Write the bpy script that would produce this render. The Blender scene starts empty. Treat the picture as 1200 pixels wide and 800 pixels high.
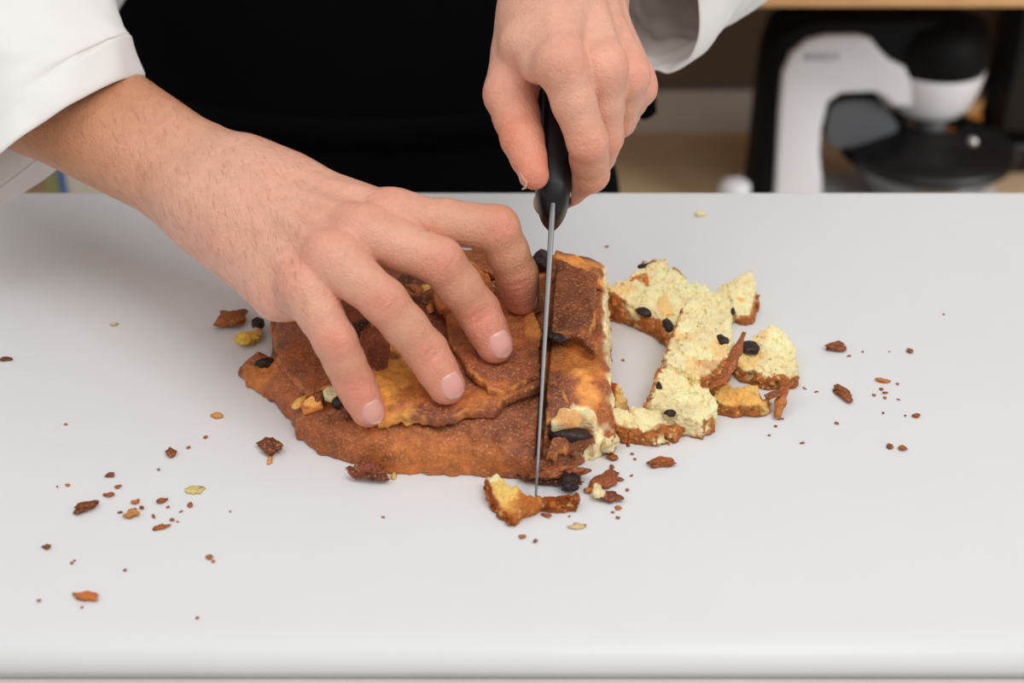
import bpy, bmesh, math, random
import numpy as np
from mathutils import Vector, Matrix
from mathutils.bvhtree import BVHTree

rng = np.random.default_rng(7)
random.seed(7)
sc = bpy.context.scene
C = sc.collection

# ------------------------------------------------------------------ camera
PITCH = math.radians(33.0)
FPX = 1700.0
CAM_H = 0.436
cam_d = bpy.data.cameras.new('camera')
cam = bpy.data.objects.new('camera', cam_d)
C.objects.link(cam)
cam.location = (0, 0, CAM_H)
cam.rotation_euler = (math.pi / 2 - PITCH, 0, 0)
cam_d.sensor_width = 36.0
cam_d.lens = 36.0 * FPX / 1200.0
cam_d.clip_start = 0.02
cam_d.dof.use_dof = True
cam_d.dof.focus_distance = 0.735
cam_d.dof.aperture_fstop = 6.3
sc.camera = cam

# ------------------------------------------------------------------ light
world = bpy.data.worlds.new('world')
sc.world = world
world.use_nodes = True
bg = world.node_tree.nodes['Background']
bg.inputs['Color'].default_value = (1.0, 0.99, 0.985, 1)
bg.inputs['Strength'].default_value = 0.55


def area_light(name, loc, target, size, power, col=(1, 1, 1), size_y=None):
    l = bpy.data.lights.new(name, 'AREA')
    l.energy = power
    l.color = col
    l.size = size
    if size_y:
        l.shape = 'RECTANGLE'
        l.size_y = size_y
    o = bpy.data.objects.new(name, l)
    C.objects.link(o)
    o.location = loc
    o.rotation_euler = (Vector(target) - Vector(loc)).to_track_quat('-Z', 'Y').to_euler()
    return o


area_light('ceiling_light', (0.50, 0.02, 1.35), (0.0, 0.65, 0.0), 0.8, 9.5, (1.0, 0.985, 0.965))
area_light('ceiling_light', (-0.55, 0.15, 1.5), (0.0, 0.65, 0.0), 1.1, 4.6, (1.0, 0.985, 0.965))

side = area_light('shelf_fill_light', (1.35, 1.0, 0.30), (0.42, 1.95, -0.40), 0.8, 4.6, (1.0, 0.985, 0.97))  # unseen fill lamp, added to brighten the shelf and mixer
side.data.spread = math.radians(100)

sc.view_settings.view_transform = 'Standard'
sc.view_settings.look = 'None'
sc.view_settings.gamma = 1.0
sc.view_settings.use_curve_mapping = False
sc.view_settings.exposure = 0.0


# ------------------------------------------------------------------ measuring helpers
def look(px, py):
    u = (px - 600) / FPX
    v = (py - 400) / FPX
    return np.array([u, math.cos(PITCH) - v * math.sin(PITCH), -math.sin(PITCH) - v * math.cos(PITCH)])


EYE = np.array([0, 0, CAM_H])


def az(px, py, z=0.0):
    """where the sight line meets the height z"""
    r = look(px, py)
    return EYE + r * ((z - CAM_H) / r[2])


def ay(px, py, y):
    """where the sight line meets the depth y"""
    r = look(px, py)
    return EYE + r * (y / r[1])


def aslope(px, py, z0, s, y0):
    r = look(px, py)
    return EYE + r * ((z0 - s * y0 - CAM_H) / (r[2] - s * r[1]))


# ------------------------------------------------------------------ object helpers
def tag(o, label, cat, group=None, kind=None):
    o['label'] = label
    o['category'] = cat
    if group:
        o['group'] = group
    if kind:
        o['kind'] = kind
    return o


def empty(name, loc, label=None, cat=None, group=None):
    o = bpy.data.objects.new(name, None)
    C.objects.link(o)
    o.location = loc
    o.empty_display_size = 0.05
    if label:
        tag(o, label, cat, group)
    return o


def link(name, me, mat, parent=None, smooth=True):
    o = bpy.data.objects.new(name, me)
    C.objects.link(o)
    if mat is not None:
        me.materials.append(mat)
    if smooth and len(me.polygons):
        me.polygons.foreach_set('use_smooth', [True] * len(me.polygons))
    if parent is not None:
        o.parent = parent
        if parent.type == 'EMPTY':
            o.matrix_parent_inverse = Matrix.Translation(-parent.location)
    return o


def mesh_np(name, V, Fq, col=None):
    V = np.asarray(V, np.float32)
    Fq = np.asarray(Fq, np.int32)
    me = bpy.data.meshes.new(name)
    me.vertices.add(len(V))
    me.vertices.foreach_set('co', V.ravel())
    n, k = Fq.shape
    me.loops.add(n * k)
    me.loops.foreach_set('vertex_index', Fq.ravel())
    me.polygons.add(n)
    me.polygons.foreach_set('loop_start', np.arange(0, n * k, k, dtype=np.int32))
    me.polygons.foreach_set('loop_total', np.full(n, k, np.int32))
    if col is not None:
        a = me.attributes.new('Col', 'FLOAT_COLOR', 'POINT')
        c = np.ones((len(V), 4), np.float32)
        c[:, :3] = col
        a.data.foreach_set('color', c.ravel())
    me.update(calc_edges=True)
    me.validate()
    return me


def bm_mesh(name, bm):
    bmesh.ops.recalc_face_normals(bm, faces=bm.faces)
    me = bpy.data.meshes.new(name)
    bm.to_mesh(me)
    bm.free()
    return me


def add_box(bm, lo, hi, bevel=0.0, seg=2):
    r = bmesh.ops.create_cube(bm, size=1.0)
    c = [(a + b) / 2 for a, b in zip(lo, hi)]
    s = [b - a for a, b in zip(lo, hi)]
    for v in r['verts']:
        v.co = Vector([c[i] + v.co[i] * s[i] for i in range(3)])
    if bevel:
        es = {e for v in r['verts'] for e in v.link_edges}
        bmesh.ops.bevel(bm, geom=list(es), offset=bevel, segments=seg, affect='EDGES', profile=0.5)


def loft(rings, closed=True, cap=False):
    """quads between rings of equal length"""
    R = np.asarray(rings, float)
    n, k = R.shape[:2]
    V = R.reshape(-1, 3)
    F = []
    m = k if closed else k - 1
    for i in range(n - 1):
        for j in range(m):
            j2 = (j + 1) % k
            F.append((i * k + j, i * k + j2, (i + 1) * k + j2, (i + 1) * k + j))
    return V, F


def loft_mesh(name, rings, closed=True, cap0=False, cap1=False):
    V, F = loft(rings, closed)
    bm = bmesh.new()
    vs = [bm.verts.new(v) for v in V]
    for f in F:
        try:
            bm.faces.new([vs[i] for i in f])
        except ValueError:
            pass
    k = len(rings[0])
    if cap0:
        bm.faces.new([vs[j] for j in range(k)])
    if cap1:
        bm.faces.new([vs[len(vs) - k + j] for j in range(k)])
    return bm_mesh(name, bm)


def lathe(profile, c, n=32):
    a = np.linspace(0, 2 * math.pi, n, endpoint=False)
    return [np.stack([c[0] + r * np.cos(a), c[1] + r * np.sin(a), np.full(n, c[2] + z)], 1) for r, z in profile]


# ------------------------------------------------------------------ noise
class Noise:
    def __init__(s, seed):
        s.t = np.random.default_rng(seed).random((32, 32, 32)).astype(np.float32) * 2 - 1

    def __call__(s, x, y, z, f=1.0):
        x, y, z = np.broadcast_arrays(np.asarray(x, np.float32) * f, np.asarray(y, np.float32) * f, np.asarray(z, np.float32) * f)
        xi, yi, zi = np.floor(x).astype(np.int32), np.floor(y).astype(np.int32), np.floor(z).astype(np.int32)
        fx, fy, fz = x - xi, y - yi, z - zi
        fx, fy, fz = [q * q * (3 - 2 * q) for q in (fx, fy, fz)]
        x0, y0, z0 = xi & 31, yi & 31, zi & 31
        x1, y1, z1 = (xi + 1) & 31, (yi + 1) & 31, (zi + 1) & 31
        t = s.t
        a = t[x0, y0, z0] * (1 - fx) + t[x1, y0, z0] * fx
        b = t[x0, y1, z0] * (1 - fx) + t[x1, y1, z0] * fx
        c = t[x0, y0, z1] * (1 - fx) + t[x1, y0, z1] * fx
        d = t[x0, y1, z1] * (1 - fx) + t[x1, y1, z1] * fx
        return (a * (1 - fy) + b * fy) * (1 - fz) + (c * (1 - fy) + d * fy) * fz

    def fbm(s, x, y, z, f, o=3):
        r, am = 0, 1.0
        for i in range(o):
            r = r + am * s(x, y, z, f)
            f *= 2.03
            am *= 0.5
        return r


NZ = Noise(3)


# ------------------------------------------------------------------ implicit surfaces
def smin(a, b, k):
    h = np.clip(0.5 + 0.5 * (b - a) / k, 0, 1)
    return b + (a - b) * h - k * h * (1 - h)


def smax(a, b, k):
    return -smin(-a, -b, k)


class Grid:
    def __init__(s, xs, ys, zs):
        s.ax = [np.asarray(q, np.float32) for q in (xs, ys, zs)]

    def sub(s, lo, hi):
        sl = [slice(max(0, np.searchsorted(a, l) - 1), min(len(a), np.searchsorted(a, h) + 1)) for a, l, h in zip(s.ax, lo, hi)]
        return sl, (s.ax[0][sl[0]][:, None, None], s.ax[1][sl[1]][None, :, None], s.ax[2][sl[2]][None, None, :])


def axis(parts):
    """parts = [(start, step), ..., end] : graded sample positions"""
    out = []
    for (a, st), nx in zip(parts[:-1], parts[1:]):
        b = nx[0] if isinstance(nx, tuple) else nx
        out += list(np.arange(a, b - st * 0.4, st))
    out.append(parts[-1])
    return out


def cone(X, a, b, ra, rb):
    a = np.asarray(a, np.float32)
    b = np.asarray(b, np.float32)
    ab = b - a
    L2 = float(ab @ ab) + 1e-12
    px, py, pz = X[0] - a[0], X[1] - a[1], X[2] - a[2]
    t = np.clip((px * ab[0] + py * ab[1] + pz * ab[2]) / L2, 0, 1)
    d = np.sqrt((px - t * ab[0]) ** 2 + (py - t * ab[1]) ** 2 + (pz - t * ab[2]) ** 2)
    return d - (ra + (rb - ra) * t)


def surface_nets(d, ax):
    s = d < 0
    c = np.zeros(tuple(n - 1 for n in s.shape), np.uint8)
    for i in (0, 1):
        for j in (0, 1):
            for k in (0, 1):
                c += s[i:s.shape[0] - 1 + i, j:s.shape[1] - 1 + j, k:s.shape[2] - 1 + k]
    act = (c > 0) & (c < 8)
    idx = np.argwhere(act)
    ids = np.full(act.shape, -1, np.int32)
    ids[act] = np.arange(len(idx))
    corner = {}
    for i in (0, 1):
        for j in (0, 1):
            for k in (0, 1):
                corner[i, j, k] = d[idx[:, 0] + i, idx[:, 1] + j, idx[:, 2] + k]
    acc = np.zeros((len(idx), 3), np.float64)
    cnt = np.zeros(len(idx))
    cs = list(corner)
    for p in cs:
        for a in range(3):
            if p[a] == 0:
                q = list(p)
                q[a] = 1
                q = tuple(q)
                da, db = corner[p], corner[q]
                m = (da < 0) != (db < 0)
                den = np.where(m, da - db, 1.0)
                t = np.where(m, da / np.where(den == 0, 1, den), 0)
                for b in range(3):
                    acc[:, b] += np.where(m, t if b == a else p[b], 0)
                cnt += m
    fr = acc / cnt[:, None]
    V = np.empty((len(idx), 3))
    for b in range(3):
        A = ax[b].astype(np.float64)
        i0 = idx[:, b]
        V[:, b] = A[i0] + fr[:, b] * (A[i0 + 1] - A[i0])
    quads = []
    # edges along x, y, z
    for a in range(3):
        s0 = np.take(s, range(0, s.shape[a] - 1), axis=a)
        s1 = np.take(s, range(1, s.shape[a]), axis=a)
        m = s0 != s1
        e = np.argwhere(m)
        b, c2 = [(1, 2), (2, 0), (0, 1)][a]
        ok = (e[:, b] > 0) & (e[:, c2] > 0) & (e[:, b] < s.shape[b] - 1) & (e[:, c2] < s.shape[c2] - 1)
        e = e[ok]
        inside = s0[e[:, 0], e[:, 1], e[:, 2]]

        def cell(db, dc):
            q = e.copy()
            q[:, b] -= db
            q[:, c2] -= dc
            return ids[q[:, 0], q[:, 1], q[:, 2]]
        Q = np.stack([cell(1, 1), cell(0, 1), cell(0, 0), cell(1, 0)], 1)
        Q[~inside] = Q[~inside][:, ::-1]
        quads.append(Q)
    F = np.concatenate(quads)
    F = F[(F >= 0).all(1)]
    return V, F


def largest_island(V, F):
    p = np.arange(len(V))
    E = np.concatenate([F[:, [0, 1]], F[:, [1, 2]], F[:, [2, 3]], F[:, [3, 0]]])
    while True:
        q = p.copy()
        np.minimum.at(q, E[:, 0], p[E[:, 1]])
        np.minimum.at(q, E[:, 1], p[E[:, 0]])
        q = q[q]
        q = q[q]
        if (q == p).all():
            break
        p = q
    u, n = np.unique(p, return_counts=True)
    keep = p == u[n.argmax()]
    new = np.cumsum(keep) - 1
    F = F[keep[F].all(1)]
    return V[keep], new[F]


def smooth_verts(V, F, it, lam=0.5):
    E = np.concatenate([F[:, [0, 1]], F[:, [1, 2]], F[:, [2, 3]], F[:, [3, 0]]])
    n = len(V)
    cnt = np.bincount(E[:, 0], minlength=n) + np.bincount(E[:, 1], minlength=n)
    for _ in range(it):
        for L in (lam, -lam * 1.04):
            S = np.stack([np.bincount(E[:, 0], V[E[:, 1], k], n) + np.bincount(E[:, 1], V[E[:, 0], k], n) for k in range(3)], 1)
            V = V + L * (S / np.maximum(cnt, 1)[:, None] - V)
    return V


def poly_sdf(P, X, Y):
    """signed distance in the plane to the polygon P (n,2); negative inside"""
    P = np.asarray(P, np.float32)
    d2 = np.full(np.broadcast(X, Y).shape, 1e9, np.float32)
    inside = np.zeros(d2.shape, bool)
    for i in range(len(P)):
        a, b = P[i], P[(i + 1) % len(P)]
        ex, ey = b - a
        wx, wy = X - a[0], Y - a[1]
        t = np.clip((wx * ex + wy * ey) / (ex * ex + ey * ey + 1e-14), 0, 1)
        d2 = np.minimum(d2, (wx - ex * t) ** 2 + (wy - ey * t) ** 2)
        c1 = (a[1] <= Y) != (b[1] <= Y)
        if ey != 0:
            inside ^= c1 & (X < a[0] + ex * (Y - a[1]) / ey)
    d = np.sqrt(d2)
    return np.where(inside, -d, d)


def line_dist(P, X, Y):
    P = np.asarray(P, np.float32)
    d2 = np.full(np.broadcast(X, Y).shape, 1e9, np.float32)
    for a, b in zip(P[:-1], P[1:]):
        ex, ey = b - a
        wx, wy = X - a[0], Y - a[1]
        t = np.clip((wx * ex + wy * ey) / (ex * ex + ey * ey + 1e-14), 0, 1)
        d2 = np.minimum(d2, (wx - ex * t) ** 2 + (wy - ey * t) ** 2)
    return np.sqrt(d2)


# ------------------------------------------------------------------ materials
def srgb(r, g, b):
    f = lambda c: (c / 255 / 12.92) if c / 255 <= 0.04045 else ((c / 255 + 0.055) / 1.055) ** 2.4
    return (f(r), f(g), f(b))


def material(name, col=(0.8, 0.8, 0.8), rough=0.5, metal=0.0, spec=0.5, attr=False, mottle=0.0, mscale=60.0,
             bump=0.0, bscale=400.0, sss=0.0, sss_r=(1.0, 0.35, 0.2), sss_s=0.004, trans=0.0, ior=1.45, emit=None,
             speck=None, vscale=None, vbump=0.0, stretch=None, coat=0.0):
    m = bpy.data.materials.new(name)
    m.use_nodes = True
    nt = m.node_tree
    N, L = nt.nodes, nt.links
    b = N['Principled BSDF']
    b.inputs['Base Color'].default_value = (*col, 1)
    b.inputs['Roughness'].default_value = rough
    b.inputs['Metallic'].default_value = metal
    b.inputs['Specular IOR Level'].default_value = spec
    b.inputs['Transmission Weight'].default_value = trans
    b.inputs['IOR'].default_value = ior
    b.inputs['Coat Weight'].default_value = coat
    if sss:
        b.inputs['Subsurface Weight'].default_value = sss
        b.inputs['Subsurface Radius'].default_value = sss_r
        b.inputs['Subsurface Scale'].default_value = sss_s
    tc = N.new('ShaderNodeTexCoord')
    co = tc.outputs['Object']
    if stretch:
        mp = N.new('ShaderNodeMapping')
        mp.inputs['Scale'].default_value = stretch
        L.new(co, mp.inputs['Vector'])
        co = mp.outputs['Vector']
    src = None
    if attr:
        at = N.new('ShaderNodeAttribute')
        at.attribute_name = 'Col'
        src = at.outputs['Color']
    if mottle:
        no = N.new('ShaderNodeTexNoise')
        no.inputs['Scale'].default_value = mscale
        no.inputs['Detail'].default_value = 5
        no.inputs['Roughness'].default_value = 0.65
        L.new(co, no.inputs['Vector'])
        mr = N.new('ShaderNodeMapRange')
        mr.inputs['From Min'].default_value = 0.3
        mr.inputs['From Max'].default_value = 0.7
        mr.inputs['To Min'].default_value = 1 - mottle
        mr.inputs['To Max'].default_value = 1 + mottle
        L.new(no.outputs['Fac'], mr.inputs['Value'])
        mx = N.new('ShaderNodeMix')
        mx.data_type = 'RGBA'
        mx.blend_type = 'MULTIPLY'
        mx.inputs['Factor'].default_value = 1
        if src is not None:
            L.new(src, mx.inputs['A'])
        else:
            mx.inputs['A'].default_value = (*col, 1)
        L.new(mr.outputs['Result'], mx.inputs['B'])
        src = mx.outputs['Result']
    if speck:
        sc_, colr, lo, hi = speck
        no = N.new('ShaderNodeTexNoise')
        no.inputs['Scale'].default_value = sc_
        no.inputs['Detail'].default_value = 3
        L.new(co, no.inputs['Vector'])
        mr = N.new('ShaderNodeMapRange')
        mr.inputs['From Min'].default_value = lo
        mr.inputs['From Max'].default_value = hi
        L.new(no.outputs['Fac'], mr.inputs['Value'])
        mx = N.new('ShaderNodeMix')
        mx.data_type = 'RGBA'
        L.new(mr.outputs['Result'], mx.inputs['Factor'])
        if src is not None:
            L.new(src, mx.inputs['A'])
        else:
            mx.inputs['A'].default_value = (*col, 1)
        mx.inputs['B'].default_value = (*colr, 1)
        src = mx.outputs['Result']
    if src is not None:
        L.new(src, b.inputs['Base Color'])
    nrm = None
    if vscale:
        vo = N.new('ShaderNodeTexVoronoi')
        vo.inputs['Scale'].default_value = vscale
        L.new(co, vo.inputs['Vector'])
        bp = N.new('ShaderNodeBump')
        bp.inputs['Strength'].default_value = vbump
        bp.inputs['Distance'].default_value = 0.001
        L.new(vo.outputs['Distance'], bp.inputs['Height'])
        nrm = bp.outputs['Normal']
    if bump:
        no = N.new('ShaderNodeTexNoise')
        no.inputs['Scale'].default_value = bscale
        no.inputs['Detail'].default_value = 4
        L.new(co, no.inputs['Vector'])
        bp = N.new('ShaderNodeBump')
        bp.inputs['Strength'].default_value = bump
        bp.inputs['Distance'].default_value = 0.001
        L.new(no.outputs['Fac'], bp.inputs['Height'])
        if nrm is not None:
            L.new(nrm, bp.inputs['Normal'])
        nrm = bp.outputs['Normal']
    if nrm is not None:
        L.new(nrm, b.inputs['Normal'])
    if emit:
        b.inputs['Emission Color'].default_value = (*emit[0], 1)
        b.inputs['Emission Strength'].default_value = emit[1]
    return m


M = {}
M['board'] = material('white_plastic', srgb(229, 230, 231), 0.34, spec=0.4, mottle=0.012, mscale=9, bump=0.03, bscale=300)
M['table'] = material('pale_laminate', srgb(205, 200, 195), 0.5, mottle=0.04, mscale=12)
M['skin'] = material('skin', rough=0.31, spec=0.5, attr=True, mottle=0.07, mscale=210, bump=0.42, bscale=1300, vscale=620, vbump=0.30,
                     sss=0.16, sss_r=(1.0, 0.36, 0.2), sss_s=0.0025)
M['nail'] = material('nail', srgb(226, 168, 152), 0.22, spec=0.6, sss=0.15, sss_s=0.002, attr=True)
M['hair'] = material('body_hair', srgb(136, 88, 62), 0.6)
M['crust'] = material('baked_crust', rough=0.46, spec=0.42, attr=True, mottle=0.30, mscale=260, bump=0.6, bscale=900,
                      speck=(800, srgb(224, 156, 104), 0.53, 0.82), vscale=620, vbump=0.3)
M['crumb'] = material('bread_crumb', rough=0.8, spec=0.2, attr=True, mottle=0.10, mscale=330, bump=1.0, bscale=620, vscale=520, vbump=0.5,
                      speck=(430, srgb(246, 212, 142), 0.58, 0.80), sss=0.2, sss_r=(1.0, 0.7, 0.35), sss_s=0.003)
M['raisin'] = material('raisin', srgb(46, 26, 22), 0.42, spec=0.5, mottle=0.5, mscale=300, bump=1.0, bscale=420)
M['white_cloth'] = material('white_cotton', srgb(241, 239, 236), 0.85, spec=0.2, bump=0.12, bscale=1500)
M['black_cloth'] = material('black_cotton', srgb(9, 9, 10), 0.95, spec=0.06, bump=0.1, bscale=1200)
M['steel'] = material('steel', (0.17, 0.17, 0.175), 0.40, metal=1.0)
M['black_plastic'] = material('black_plastic', srgb(16, 16, 18), 0.38, spec=0.5)
M['rivet'] = material('rivet_metal', (0.6, 0.6, 0.6), 0.3, metal=1.0)
M['oak'] = material('oak_wood', srgb(196, 150, 100), 0.55, mottle=0.16, mscale=14, stretch=(1, 8, 8))
M['shelf_oak'] = material('pale_shelf_oak', srgb(226, 198, 160), 0.55, mottle=0.1, mscale=14, stretch=(1, 8, 8))
M['dark_wood'] = material('dark_back_panel', srgb(120, 104, 88), 0.7, mottle=0.1, mscale=10, stretch=(1, 8, 8))
M['grey_panel'] = material('grey_panel', srgb(222, 215, 206), 0.6, mottle=0.04)
M['wall'] = material('wall_paint', srgb(205, 200, 192), 0.8, mottle=0.03, mscale=6)
M['floor'] = material('floor_tile', srgb(150, 145, 138), 0.5, mottle=0.08, mscale=5)
M['mixer_black'] = material('mixer_black', srgb(7, 7, 8), 0.6, spec=0.2)
M['mixer_white'] = material('mixer_white', srgb(226, 225, 228), 0.35, spec=0.5)
M['mixer_grey'] = material('mixer_grey', srgb(92, 94, 98), 0.5)
M['lettering'] = material('lettering_grey', srgb(110, 112, 118), 0.4)
M['clear'] = material('clear_plastic', (0.9, 0.9, 0.9), 0.06, trans=0.95, ior=1.3)
M['amber'] = material('amber_jar', srgb(190, 120, 50), 0.3)

# ------------------------------------------------------------------ the room shell
def structure(name, lo, hi, mat, bevel=0.0):
    bm = bmesh.new()
    add_box(bm, lo, hi, bevel)
    o = link(name, bm_mesh(name, bm), mat, smooth=False)
    o['kind'] = 'structure'
    return o


FLOOR_Z = -0.92
structure('floor', (-2.2, -1.0, FLOOR_Z - 0.05), (2.2, 2.45, FLOOR_Z), M['floor'])
structure('wall_back', (-2.2, 2.35, FLOOR_Z), (2.2, 2.45, 1.9), M['wall'])

# ------------------------------------------------------------------ board and table
BOARD_T = 0.018
bm = bmesh.new()
add_box(bm, (-0.66, 0.437, -BOARD_T), (0.66, 0.8600, 0.0))
es = [e for e in bm.edges if all(v.co.z > -0.001 for v in e.verts)]
bmesh.ops.bevel(bm, geom=es, offset=0.0135, segments=10, affect='EDGES', profile=0.5)
es = [e for e in bm.edges if all(v.co.z < -BOARD_T + 0.0005 for v in e.verts)]
bmesh.ops.bevel(bm, geom=es, offset=0.001, segments=2, affect='EDGES')
bo = link('cutting_board', bm_mesh('cutting_board', bm), M['board'])
tag(bo, 'large white plastic cutting board with a rounded front edge under the bread', 'cutting board')

tb = empty('work_table', (0, 0.62, FLOOR_Z), 'pale work table just showing below the front edge of the white board', 'table')
bm = bmesh.new()
add_box(bm, (-0.8, 0.33, -BOARD_T - 0.035), (0.8, 0.868, -BOARD_T - 0.0004), 0.002)
link('table_top', bm_mesh('table_top', bm), M['table'], tb)
for sx in (-0.76, 0.70):
    for sy in (0.36, 0.78):
        bm = bmesh.new()
        add_box(bm, (sx, sy, FLOOR_Z), (sx + 0.06, sy + 0.06, -BOARD_T - 0.035), 0.002)
        link('leg', bm_mesh('leg', bm), M['table'], tb)

# ------------------------------------------------------------------ the loaf
CTRL = np.array([(.035, .645, .043), (.035, .585, .034), (0, .66, .040), (-.02, .60, .033), (-.06, .645, .037), (-.06, .59, .026),
                 (-.10, .66, .031), (-.11, .605, .022), (-.145, .63, .012), (0, .563, .022), (.042, .69, .044), (.045, .56, .026),
                 (-.03, .575, .025), (-.09, .583, .021)])


def Mh(x, y):
    w = 0
    s = 0
    for cx, cy, h in CTRL:
        q = 1.0 / ((x - cx) ** 2 + (y - cy) ** 2 + 2e-4) ** 1.5
        w = w + q
        s = s + q * h
    return s / w


front_px = [(303, 422), (278, 439), (292, 452), (314, 467), (326, 480), (341, 492), (346, 514), (377, 531), (420, 546), (454, 554), (522, 556),
            (564, 558), (603, 560), (632, 566), (655, 562), (672, 549), (690, 540)]
OUT = [az(x, y, 0.001)[:2] for x, y in front_px]
OUT += [np.array(p) for p in [(.062, .575), (.07, .62), (.07, .69), (.05, .708), (.03, .716), (.0, .712), (-.03, .716), (-.06, .712), (-.09, .704)]]
OUT += [az(345, 356, .022)[:2], az(323, 369, .018)[:2], az(316, 395, .015)[:2], az(319, 410, .012)[:2]]
OUT = np.array(OUT)
XR = [(0.50, .050), (.553, .0455), (.565, .0475), (.60, .0480), (.64, .0490), (.68, .0505), (.72, .052)]


def xr(y):
    return np.interp(y, [a for a, b in XR], [b for a, b in XR])


def Hs(x, y, e):
    p = np.clip(e / 0.030, 0, 1)
    return Mh(x, y) * (0.27 + 0.73 * np.sqrt(np.clip(1 - (1 - p) ** 2, 0, 1)))


def H_at(x, y):
    x = np.array([float(x)])
    y = np.array([float(y)])
    return float(Hs(x, y, -poly_sdf(OUT, x, y))[0])


def on_loaf(px, py, off=0.0):
    """where the sight line meets the loaf's upper surface (raised by off)"""
    zs = np.linspace(0.075, 0.0, 160)
    P = np.array([az(px, py, z) for z in zs])
    e = -poly_sdf(OUT, P[:, 0], P[:, 1])
    h = np.where(e > 0, Hs(P[:, 0], P[:, 1], np.maximum(e, 0)) + off, 0)
    k = np.argmax(h >= P[:, 2])
    return P[k]


KX0, KY0, KZ0 = [float(q) for q in az(628, 580, 0.0075)]      # point of the knife
KX1, KY1, KZ1 = 0.0203, 0.645, 0.0975   # where its spine enters the handle


def knife_x(y):
    return KX0 + (KX1 - KX0) / (KY1 - KY0) * (y - KY0)


def cut_by_knife(d, X, wide=0.0017):
    edge = KZ0 + np.maximum((X[1] - KY0) * 0.28, 0) - 0.001
    s = np.maximum(np.abs(X[0] - knife_x(X[1])) - wide, edge - X[2])
    return np.maximum(d, -s)


def blobs_color(V, base, blobs, var=0.15, seed=0.0):
    """colour of the baked surface: base tone, large mottling and patches (x, y, radius x, radius y, colour)"""
    c = np.tile(np.asarray(base, np.float64), (len(V), 1))
    n = NZ.fbm(V[:, 0] + seed, V[:, 1], V[:, 2], 90, 3)
    for bx, by, rx, ry, col, k in blobs:
        n2 = NZ.fbm(V[:, 0] + 3.1 + seed, V[:, 1], V[:, 2], 150, 2) * 0.45
        q = np.sqrt(((V[:, 0] - bx) / rx) ** 2 + ((V[:, 1] - by) / ry) ** 2) + n2
        m = np.clip((1.15 - q) / 0.4, 0, 1)[:, None] * k
        c = c * (1 - m) + np.asarray(col) * m
    return c * (1 + var * 2.2 * n[:, None])


DARK = srgb(128, 70, 42)
MAROON = srgb(150, 84, 56)
BROWN = srgb(164, 90, 47)
ORANGE = srgb(204, 120, 54)
GOLD = srgb(238, 158, 78)
YEL = srgb(255, 190, 100)
CRUMB = srgb(255, 238, 186)
PALE = srgb(250, 234, 190)


def blob_at(px, py, rx, ry, col, k=1.0):
    p = on_loaf(px, py)
    return (p[0], p[1], rx, ry, col, k)


loaf = empty('bread_loaf', (-0.03, 0.62, 0.0), 'flat brown crusted sweet loaf held under the hand and cut by the knife', 'bread')
G = Grid(axis([(-.158, .0009), .066]), axis([(.53, .0009), .728]), axis([(-.004, .0009), .058]))
sl, X = G.sub((-1, -1, -1), (1, 1, 1))
x2, y2 = X[0][:, :, 0], X[1][:, :, 0]
e2 = -poly_sdf(OUT, x2, y2)
nz2 = NZ.fbm(x2, y2, 0 * x2, 180, 3)
H2 = Hs(x2, y2, np.maximum(e2, 0)) + 0.0016 * NZ.fbm(x2, y2, 0.3, 55, 2) + 0.0006 * NZ.fbm(x2, y2, 0.7, 260, 2) - 0.0022 * np.clip(0.16 - np.abs(NZ.fbm(x2 + .01 * nz2, y2, 0.45, 48, 2)), 0, 1) / .16 * np.clip(NZ(x2, y2, 0.2, 30) + .25, 0, 1)
for line, dep, wd in [([(578, 508), (583, 525), (591, 550)], .0022, .0011), ([(540, 497), (549, 506), (556, 519)], .0014, .0010),
                      ([(360, 446), (363, 458), (374, 468), (390, 472)], .0035, .0018), ([(368, 511), (370, 524)], .0016, .0009),
                      ([(330, 400), (350, 425), (352, 445)], .0012, .0010), ([(470, 530), (520, 527), (560, 535)], .0008, .0012),
                      ([(610, 520), (632, 515)], .002, .0012), ([(645, 511), (666, 509), (689, 512)], .011, .0026),
                      ([(640, 545), (662, 540), (690, 530)], .003, .0016), ([(645, 396), (665, 402), (690, 418)], .003, .0016)]:
    P = [on_loaf(*q)[:2] for q in line]
    H2 = H2 - dep * np.exp(-(line_dist(P, x2 + 0.0008 * nz2, y2) / wd) ** 2)
d = smax((-e2 + 0.0014 * nz2)[:, :, None] * 0.85, (X[2] - H2[:, :, None]) * 0.8, 0.003)
cutn = 0.0016 * NZ.fbm(0 * X[0], X[1], X[2], 190, 3) + 0.0009 * NZ.fbm(X[0], X[1], X[2], 500, 2)
d = smax(d, X[0] - xr(X[1]) - (0.03 - X[2]) * 0.12 - cutn, 0.002)
d = np.maximum(d, 0.0004 - X[2])
d = cut_by_knife(d, X)
V, Fq = surface_nets(d.astype(np.float32), G.ax)
V, Fq = largest_island(V, Fq)
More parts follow.
